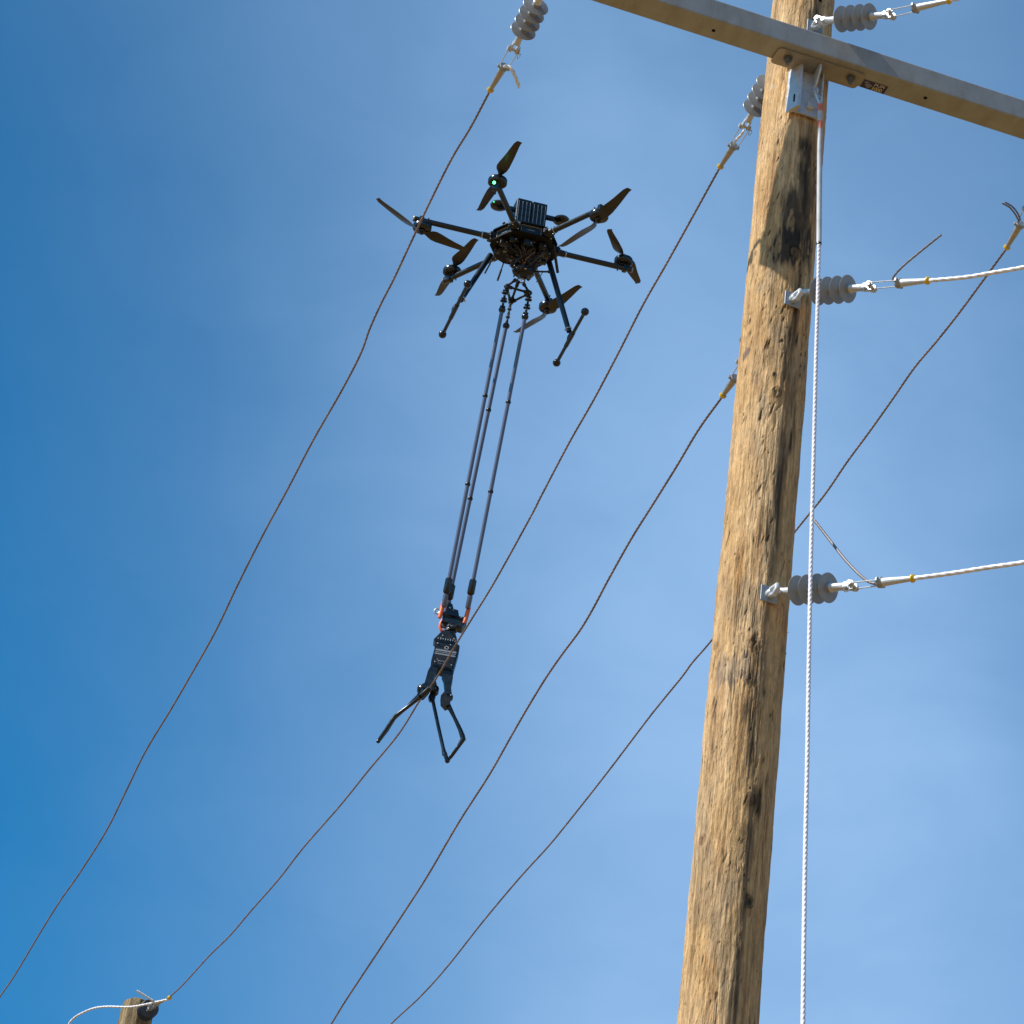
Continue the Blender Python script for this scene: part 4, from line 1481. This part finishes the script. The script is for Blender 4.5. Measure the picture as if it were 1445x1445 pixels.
for k in range(24):
    a0, a1 = rr.uniform(-2.6, -0.2), rr.uniform(-2.9, 0.2)
    p0 = Vector((0.085 * math.cos(a0), 0.085 * math.sin(a0), -0.042))
    p3 = Vector((0.012 + 0.045 * math.cos(a1), 0.045 * math.sin(a1), rr.uniform(-0.20, -0.14)))
    p1_ = p0 + Vector((rr.uniform(-.04, .04), rr.uniform(-.05, -.01), rr.uniform(-.07, -.03)))
    p2_ = p3 + Vector((rr.uniform(-.03, .03), rr.uniform(-.05, -.01), rr.uniform(-.01, .04)))
    MB().path(resample([p0, p1_, p2_, p3], 0.008), rr.choice((.0022, .003, .0038)), 7).build('cable', M[rr.choice(('black', 'bolt', 'black', 'copper', 'navy'))], winch)
# thin braces across the belly, seen bright against the dark hull
for (a, b, h, mt_) in (((710, 355), (727, 357), -0.075, 'steel'), ((720, 338), (721, 357), -0.06, 'bezel'), ((728, 345), (716, 370), -0.07, 'bolt'), ((757, 398), (766, 384), -0.15, 'bolt')):
    MB().tube(LD(*a, h), LD(*b, h), 0.003, n=8).build('brace', M[mt_], winch)
kb = LD(775, 383.5, -0.20)
MB().tube(Vector((0.06, -0.01, -0.185)), kb, 0.006, n=8).sphere(kb, .011, 10).build('hand_knob', M['black'], winch)

# ------------------------------------------------------------------ suspension rig between drone and gripper
hub_w = DM @ Vector((0.012, 0.0, -0.235))
rig = empty('suspension_rig', Matrix.Translation(hub_w), 'three long dark rods hanging from a small triangular frame under the drone', 'hoist rig')
RW = lambda p: Vector(p) - hub_w
TH = -0.300
LDW = lambda x, y, h: DM @ LD(x, y, h)
c1, c2, c3 = LDW(714.6, 404, TH), LDW(720.8, 427, TH), LDW(747.5, 413.5, TH)
k1, k2, k3 = LDW(728.5, 394.5, -0.250), LDW(731.5, 397, -0.250), LDW(738.5, 400, -0.250)
fr = MB()
for (a, b) in ((c1, k1), (c2, k2), (c3, k3), (c1, c3), (c2, c3), (c1, c2)):
    a, b = RW(a), RW(b)
    fr.tube(a, b, 0.0075, n=10)
    fr.tube(a, a.lerp(b, .24), 0.0115, n=10)
    fr.tube(a.lerp(b, .76), b, 0.0115, n=10)
for c in (c1, c2, c3):
    fr.sphere(RW(c), 0.016, 10)
fr.build('triangle_frame', M['black'], rig)
MB().torus(RW(LDW(735, 396, -0.252)), dzv, 0.024, 0.0045, 20, 8).build('hub_ring', M['bezel'], rig)
RODS = [((708.5, 437.4), 17.36, (633.2, 820), (699.9, 479.3), (684.6, 562), (660, 687), c1),
        ((714.2, 460), 17.42, (637.3, 829), (702, 512.6), (689, 582), (664, 707), c2),
        ((740.9, 447.3), 17.34, (667.2, 822), (729, 507.8), (717, 570.7), (692, 697), c3)]
DG = 16.70
lows = []
for i, (tp, dt, bt_, j1, j2, j3, cc) in enumerate(RODS):
    T_, B_ = at(*tp, dt), at(*bt_, DG + (0.05 if i == 1 else 0.0))
    r_ = MB().tube(RW(T_), RW(B_), 0.0115, n=18)
    ro = r_.build('rod', M['rod'], rig)
    MB().sphere(RW(T_), 0.0215, 16).build('ball', M['gloss'], ro)
    for q, rad_, ln_ in ((j1, .0105, .009), (j2, .0155, .011), (j3, .0155, .011)):
        t = (q[1] - tp[1]) / (bt_[1] - tp[1])
        t = t * dt * 1.0 / (dt * t + (DG) * (1 - t)) if False else t
        c = RW(T_).lerp(RW(B_), t)
        ax_ = (B_ - T_).normalized()
        MB().lathe(c - ax_ * ln_, ax_, [(0, rad_ * .75), (ln_ * .5, rad_), (ln_ * 1.5, rad_), (2 * ln_, rad_ * .75)], 14).build('rod_joint', M['black'], ro)
    # universal joint between the frame corner and the ball
    a, b = RW(cc), RW(T_)
    L = (b - a).length
    x_, y_, z_ = frame_to(b - a)
    uj = MB()
    nst = 5
    for k in range(nst):
        c = a.lerp(b, (k + 0.7) / (nst + 0.9))
        dirx = x_ if k % 2 else y_
        diry = y_ if k % 2 else x_
        thin = 0.55 if i == 1 else 1.0
        uj.box(c, dirx * 0.019 * thin, diry * 0.007, z_ * 0.007, 0.002)
        uj.box(c + z_ * 0.012, dirx * 0.006, diry * 0.016 * thin, z_ * 0.004, 0.001)
        uj.sphere(c + z_ * 0.008, 0.0085, 8)
    uj.tube(a, b, 0.0052, n=8)
    uo = uj.build('universal_joint', M['black'], ro)
    sb = MB()
    for k in range(nst):
        c = a.lerp(b, (k + 0.7) / (nst + 0.9))
        dirx = x_ if k % 2 else y_
        for e in (-1, 1):
            sb.lathe(c + dirx * 0.019 * e * (0.55 if i == 1 else 1), dirx * e, [(0, .0042), (.004, .0042)], 8)
    sb.build('joint_screw', M['steel'], ro)
    # heavy sleeve and the thinner link under it
    ax_ = (B_ - T_).normalized()
    s0 = RW(B_) - ax_ * 0.02
    MB().lathe(s0, ax_, [(0, .012), (.008, .0205), (.085, .0215), (.095, .018), (.100, .010)], 16).build('sleeve', M['gloss'], ro)
    MB().lathe(s0 + ax_ * 0.100, ax_, [(0, .009), (.006, .0155), (.075, .0150), (.082, .012)], 14).build('link', M['rod'], ro)
    lows.append(s0 + ax_ * 0.180 + hub_w)

# ------------------------------------------------------------------ gripper
GD = 16.36
HF = Vector((0, 1, 0))          # level, straight away from the camera: the gripper hangs plumb


def GP(x, y, d):
    q = at(625, 965, d)
    return hit(x, y, q, HF)


gp0 = GP(636, 880, GD + 0.04)
grip = empty('gripper', Matrix.Translation(gp0), 'black two-jawed gripper hanging by the wire with orange loops at its top', 'gripper')
G = lambda x, y, d: GP(x, y, d) - gp0


def slab(pts, d, th):
    return MB().prism([G(x, y, d) for (x, y) in pts], HF * th)


# orange loops from the links
for (pts, r_) in (([(625.6, 849), (624, 858), (621.5, 868), (620, 872)], .0105), ([(662, 857), (659.5, 865), (656.5, 876), (654.6, 880)], .0105)):
    MB().path([G(x, y, GD + 0.0) for (x, y) in pts], [.0110, .0128, .0128, .0095], 12).build('orange_loop', M['orange'], grip)
MB().path([G(x, y, GD + 0.06) for (x, y) in ((626.5, 873), (622, 879), (620.8, 885), (622.5, 889.5), (626, 891))], 0.0095, 10).build('orange_loop', M['orange'], grip)
MB().torus(G(617.3, 862.5, GD + 0.02), HF + RIGHT * .3, 0.0165, 0.006, 20, 8).build('shackle_ring', M['steel'], grip)
MB().torus(G(628.3, 882, GD + 0.03), HF - RIGHT * .2, 0.015, 0.007, 20, 8).build('shackle_ring', M['rod'], grip)
sw = slab(rounded([Vector((640, 858, 0)), Vector((647, 861, 0)), Vector((648.5, 870, 0)), Vector((658, 872, 0)), Vector((658.5, 880, 0)), Vector((651, 884.5, 0)), Vector((640, 881, 0)),
           Vector((623.5, 876, 0)), Vector((625, 864, 0)), Vector((632, 865, 0)), Vector((632.5, 853, 0)), Vector((636, 850.5, 0)), Vector((640, 853, 0))], 0.9, 2) and
          [(640, 859), (646.5, 861), (648, 869.5), (658, 871.5), (658.5, 879), (652, 884), (640, 880.5), (623.5, 876), (625.5, 863.5), (630.5, 862), (631.5, 853.5), (634.5, 850), (638.5, 852.5)],
          GD - 0.005, 0.075)
swo = sw.build('swivel_block', M['navy'], grip)
slab([(625.5, 866), (640, 868.5), (652, 872), (651.5, 874.5), (640, 872), (626, 869.5)], GD - 0.008, 0.004).build('groove', M['slot'], swo)
for (x, y, s_) in ((635, 858, .006), (639.5, 861, .004), (651, 872, .004)):
    MB().lathe(G(x, y, GD - 0.004), -HF, [(0, s_), (.005, s_), (.007, s_ * .5)], 10).build('screw', M['steel'], swo)
nk = MB()
nk.tube(G(636, 880, GD + 0.03), G(634.5, 892, GD + 0.03), 0.030, n=16)
nk.box(G(638.5, 887.5, GD + 0.02), RIGHT * 0.028, ZZ * 0.014, HF * 0.028, 0.004)
nk.sphere(G(633.5, 884.5, GD + 0.0), 0.0125, 12)
nk.build('neck', M['black'], grip)
MB().sphere(G(632.8, 886.5, GD - 0.012), 0.007, 10).build('screw', M['steel'], grip)
sh_ = slab([(627, 889.5), (642, 890.5), (645, 902), (644.5, 909), (616, 904.5), (616.5, 899)], GD - 0.002, 0.075)
sho = sh_.build('shoulder', M['black'], grip)
slab([(625, 889), (628, 889.5), (616.6, 900), (614.6, 905.5), (612, 902)], GD + 0.006, 0.065).build('cheek', M['navy'], sho)
for k in range(8):
    x = 618.5 + k * 3.4
    MB().box(G(x, 900.6 + k * 0.55, GD - 0.004), RIGHT * 0.0026, ZZ * (0.007 if k % 2 else 0.004), HF * 0.003).build('tick', M['print_g'], sho)
for (x, y) in ((625, 897), (641, 902), (618, 908), (636, 910.5), (614, 934), (637, 939)):
    MB().lathe(G(x, y, GD - 0.006), -HF, [(0, .0042), (.004, .0042), (.006, .002)], 8).build('screw', M['steel'], sho)
bd = slab([(615.5, 906), (620, 905.2), (646, 909), (648.8, 911.5), (648, 917), (640.5, 943), (638, 946), (628, 943.5), (612, 940.5), (607.8, 938), (608.5, 932)], GD, 0.080)
bdo = bd.build('body', M['navy'], grip)
slab([(616.8, 907.2), (645.5, 911.4), (638, 943.3), (611, 937.6)], GD - 0.0045, 0.004).build('face_plate', M['black'], bdo)
# pale stripes, ring and faint script line on the face
for (ya, yb, dy_) in ((915.0, 917.2, 4.9), (918.4, 919.2, 4.9), (920.4, 922.2, 5.2)):
    slab([(615.2 - (ya - 915) * .28, ya), (644.3 - (ya - 915) * .28, ya + dy_), (644.3 - (yb - 915) * .28, yb + dy_), (615.2 - (yb - 915) * .28, yb)], GD - 0.0056, 0.0008).build('stripe', M['print_g'], bdo)
MB().torus(G(630.3, 914.2, GD - 0.006), HF, 0.0098, 0.0022, 20, 6).build('ring_emblem', M['print_w'], bdo)
scr = MB()
for (x0, yy, ww, hh) in ((616.2, 929.3, 2.2, .9), (617.8, 931.6, 2.0, 1.3), (620.0, 931.2, 1.2, 1.0), (621.7, 932.2, 1.2, 1.1), (623.4, 932.0, 1.1, .8), (625.0, 932.8, 1.3, 1.1),
                         (626.8, 933.0, 1.3, .9), (617.5, 935.2, 5.0, .35), (624, 936.6, 4.2, .35)):
    scr._add([G(x0, yy, GD - 0.0056), G(x0 + ww, yy + ww * .17, GD - 0.0056), G(x0 + ww - .2, yy + ww * .17 + hh, GD - 0.0056), G(x0 - .2, yy + hh, GD - 0.0056)], [(3, 2, 1, 0)])
scr.build('faint_print', M['print_g'], bdo, smooth=False)
# legs that end in the jaw hinges
slab([(608, 939), (618.5, 941.5), (616.5, 948), (612.5, 956), (610, 968), (603, 973), (597.5, 969), (601, 957), (604, 946)], GD + 0.002, 0.050).build('leg', M['navy'], grip)
slab([(626, 944), (639.3, 945.8), (639.2, 956), (636.5, 969), (637.5, 979), (629.5, 979), (627.5, 966), (626.5, 957), (624, 951)], GD + 0.010, 0.055).build('leg', M['navy'], grip)
slab([(612, 944), (628, 946), (626, 952), (620, 950), (614, 951), (614.5, 958), (616.5, 966), (613, 974), (608, 974), (608, 960)], GD + 0.080, 0.030).build('leg', M['black'], grip)


def hinge(x, y, d, r, w, nm='hinge'):
    o = MB().lathe(G(x, y, d), HF, [(-w, r * .8), (-w + .004, r), (w - .004, r), (w, r * .8)], 20).build(nm, M['black'], grip)
    MB().lathe(G(x, y, d) - HF * (w + 0.001), -HF, [(0, r * .36), (.006, r * .36), (.008, r * .2)], 10).build('hinge_pin', M['steel'], o)
    return o


hinge(593.5, 972.5, GD + 0.10, 0.0200, 0.022)
hinge(613, 974.5, GD + 0.125, 0.0250, 0.026)
hinge(636, 984.5, GD + 0.04, 0.0125, 0.020)
slab([(601.5, 962), (606, 966), (606, 975), (598, 984), (587.5, 984), (590.5, 973), (596, 965)], GD + 0.085, 0.030).build('knuckle', M['black'], grip)
slab([(626.5, 976), (632, 974.5), (637.5, 980), (635.5, 988), (634.5, 994), (628.5, 996), (622.5, 989), (622, 981.5)], GD + 0.015, 0.055).build('knuckle', M['black'], grip)
slab([(608, 976), (616, 976.5), (613.5, 986), (606.5, 987.5), (604.5, 983)], GD + 0.115, 0.030).build('knuckle', M['black'], grip)
jw = MB()
A1, A2 = G(606.5, 971.5, GD - 0.100), G(590, 982, GD + 0.115)
E1, E2, TP = G(557, 1011.5, GD + 0.03), G(556, 1014, GD + 0.085), G(533.8, 1046, GD + 0.08)
jw.tube(A1, G(594, 982.3, GD - 0.07), 0.0165, 0.0150, 14)
jw.path([G(594, 982.3, GD - 0.07), G(588, 987.5, GD - 0.03), G(572, 1000, GD - 0.005), E1, G(545, 1029, GD + 0.05), TP], [.0150, .0115, .0105, .0125, .0100, .0110], 12)
jw.path([A2, G(575, 997, GD + 0.115), E2, G(546, 1031, GD + 0.10), TP], [.011, .009, .0115, .0095, .011], 12)
jw.path([G(593.5, 984, GD + .1), G(596, 975, GD + 0.03), G(599, 972, GD + 0.0)], 0.010, 10)
jw.sphere(TP, 0.0125, 12)
jw.build('jaw', M['gloss'], grip)
jw = MB()
TB = G(631.3, 1073.5, GD + 0.10)
jw.path([G(609, 985, GD + 0.13), G(611.5, 992, GD + 0.13), G(618.5, 1025, GD + 0.12), G(625.5, 1056, GD + 0.11), G(627.5, 1065, GD + 0.105)], [.016, .0105, .0105, .0105, .0145], 12)
jw.path([G(627.5, 1063, GD + 0.105), TB, G(637, 1067, GD + 0.09), G(647, 1053.5, GD + 0.07), G(653.5, 1043, GD + 0.06)], [.0135, .0150, .0105, .0105, .0150], 12)
jw.path([G(653.8, 1044, GD + 0.06), G(652.5, 1038.5, GD + 0.058), G(649, 1029, GD + 0.055), G(641, 1012, GD + 0.05), G(632, 994, GD + 0.045)], [.0135, .0150, .0125, .0105, .0150], 12)
jw.sphere(TB, 0.0150, 12)
jw.sphere(G(653.8, 1043, GD + 0.06), 0.0145, 12)
jw.build('jaw', M['gloss'], grip)

# ------------------------------------------------------------------ far pole, bottom left
FD = 22.0
ftop = at(196, 1414, FD)
fp = empty('utility_pole', Matrix.Translation((ftop.x, ftop.y, 0)), 'distant wooden pole top with a chamfered head in the bottom left corner', 'utility pole')
fm = MB()
r_ = 0.128
prof = [(0, r_ + .03), (ftop.z * .5, r_ + .012), (ftop.z - 0.5, r_), (ftop.z - 0.10, r_ - .002), (ftop.z - 0.02, r_ * .86), (ftop.z, r_ * .62)]
fm.lathe((0, 0, 0), (0, 0, 1), prof, 9, hint=(0.2, -1, 0))
fm.build('shaft', M['wood_far'], fp, angle=0.3)
pl = MB()
q = at(199, 1436, 21.85) - fp.location
pl.box(q, (0.045, 0.0, 0), (0, 0.01, 0), (0, 0, 0.055), 0.004)
pl.build('bracket_plate', M['galv_dull'], fp)
insulator((206, 1428), 21.78, (211, 1423.5), 21.62, 'dark insulator seen end-on against the far pole top', 'insulators on the far pole', far=True, scale=1.15)
clamp((216, 1418), 21.50, (240, 1407.5), 21.28, 'small clamp with an orange plug on the far pole', 'clamps on the far pole', bail=0.05, far=True, metal='steel')
tag(strand('jumper_wire', [at(239, 1410, 21.30), at(225, 1413, 21.33), at(200, 1418.5, 21.4), at(180, 1421, 21.5), at(150, 1420.5, 21.6), at(132, 1423, 21.7), at(115, 1430, 21.75),
                           at(104, 1437, 21.8), at(97, 1446, 21.8), at(92, 1465, 21.8)], 0.0085, M['wire_new'], pitch=0.10, ds=0.012),
    'white jumper wire looping left from the far pole', 'wire', 'pale wires at the far pole')
tag(strand('wire_tail', [at(217, 1413, 21.35), at(206, 1406, 21.35), at(193, 1398, 21.35)], 0.0090, M['fray'], pitch=0.08, ds=0.012),
    'short white wire tail sticking up above the far pole', 'wire', 'pale wires at the far pole')
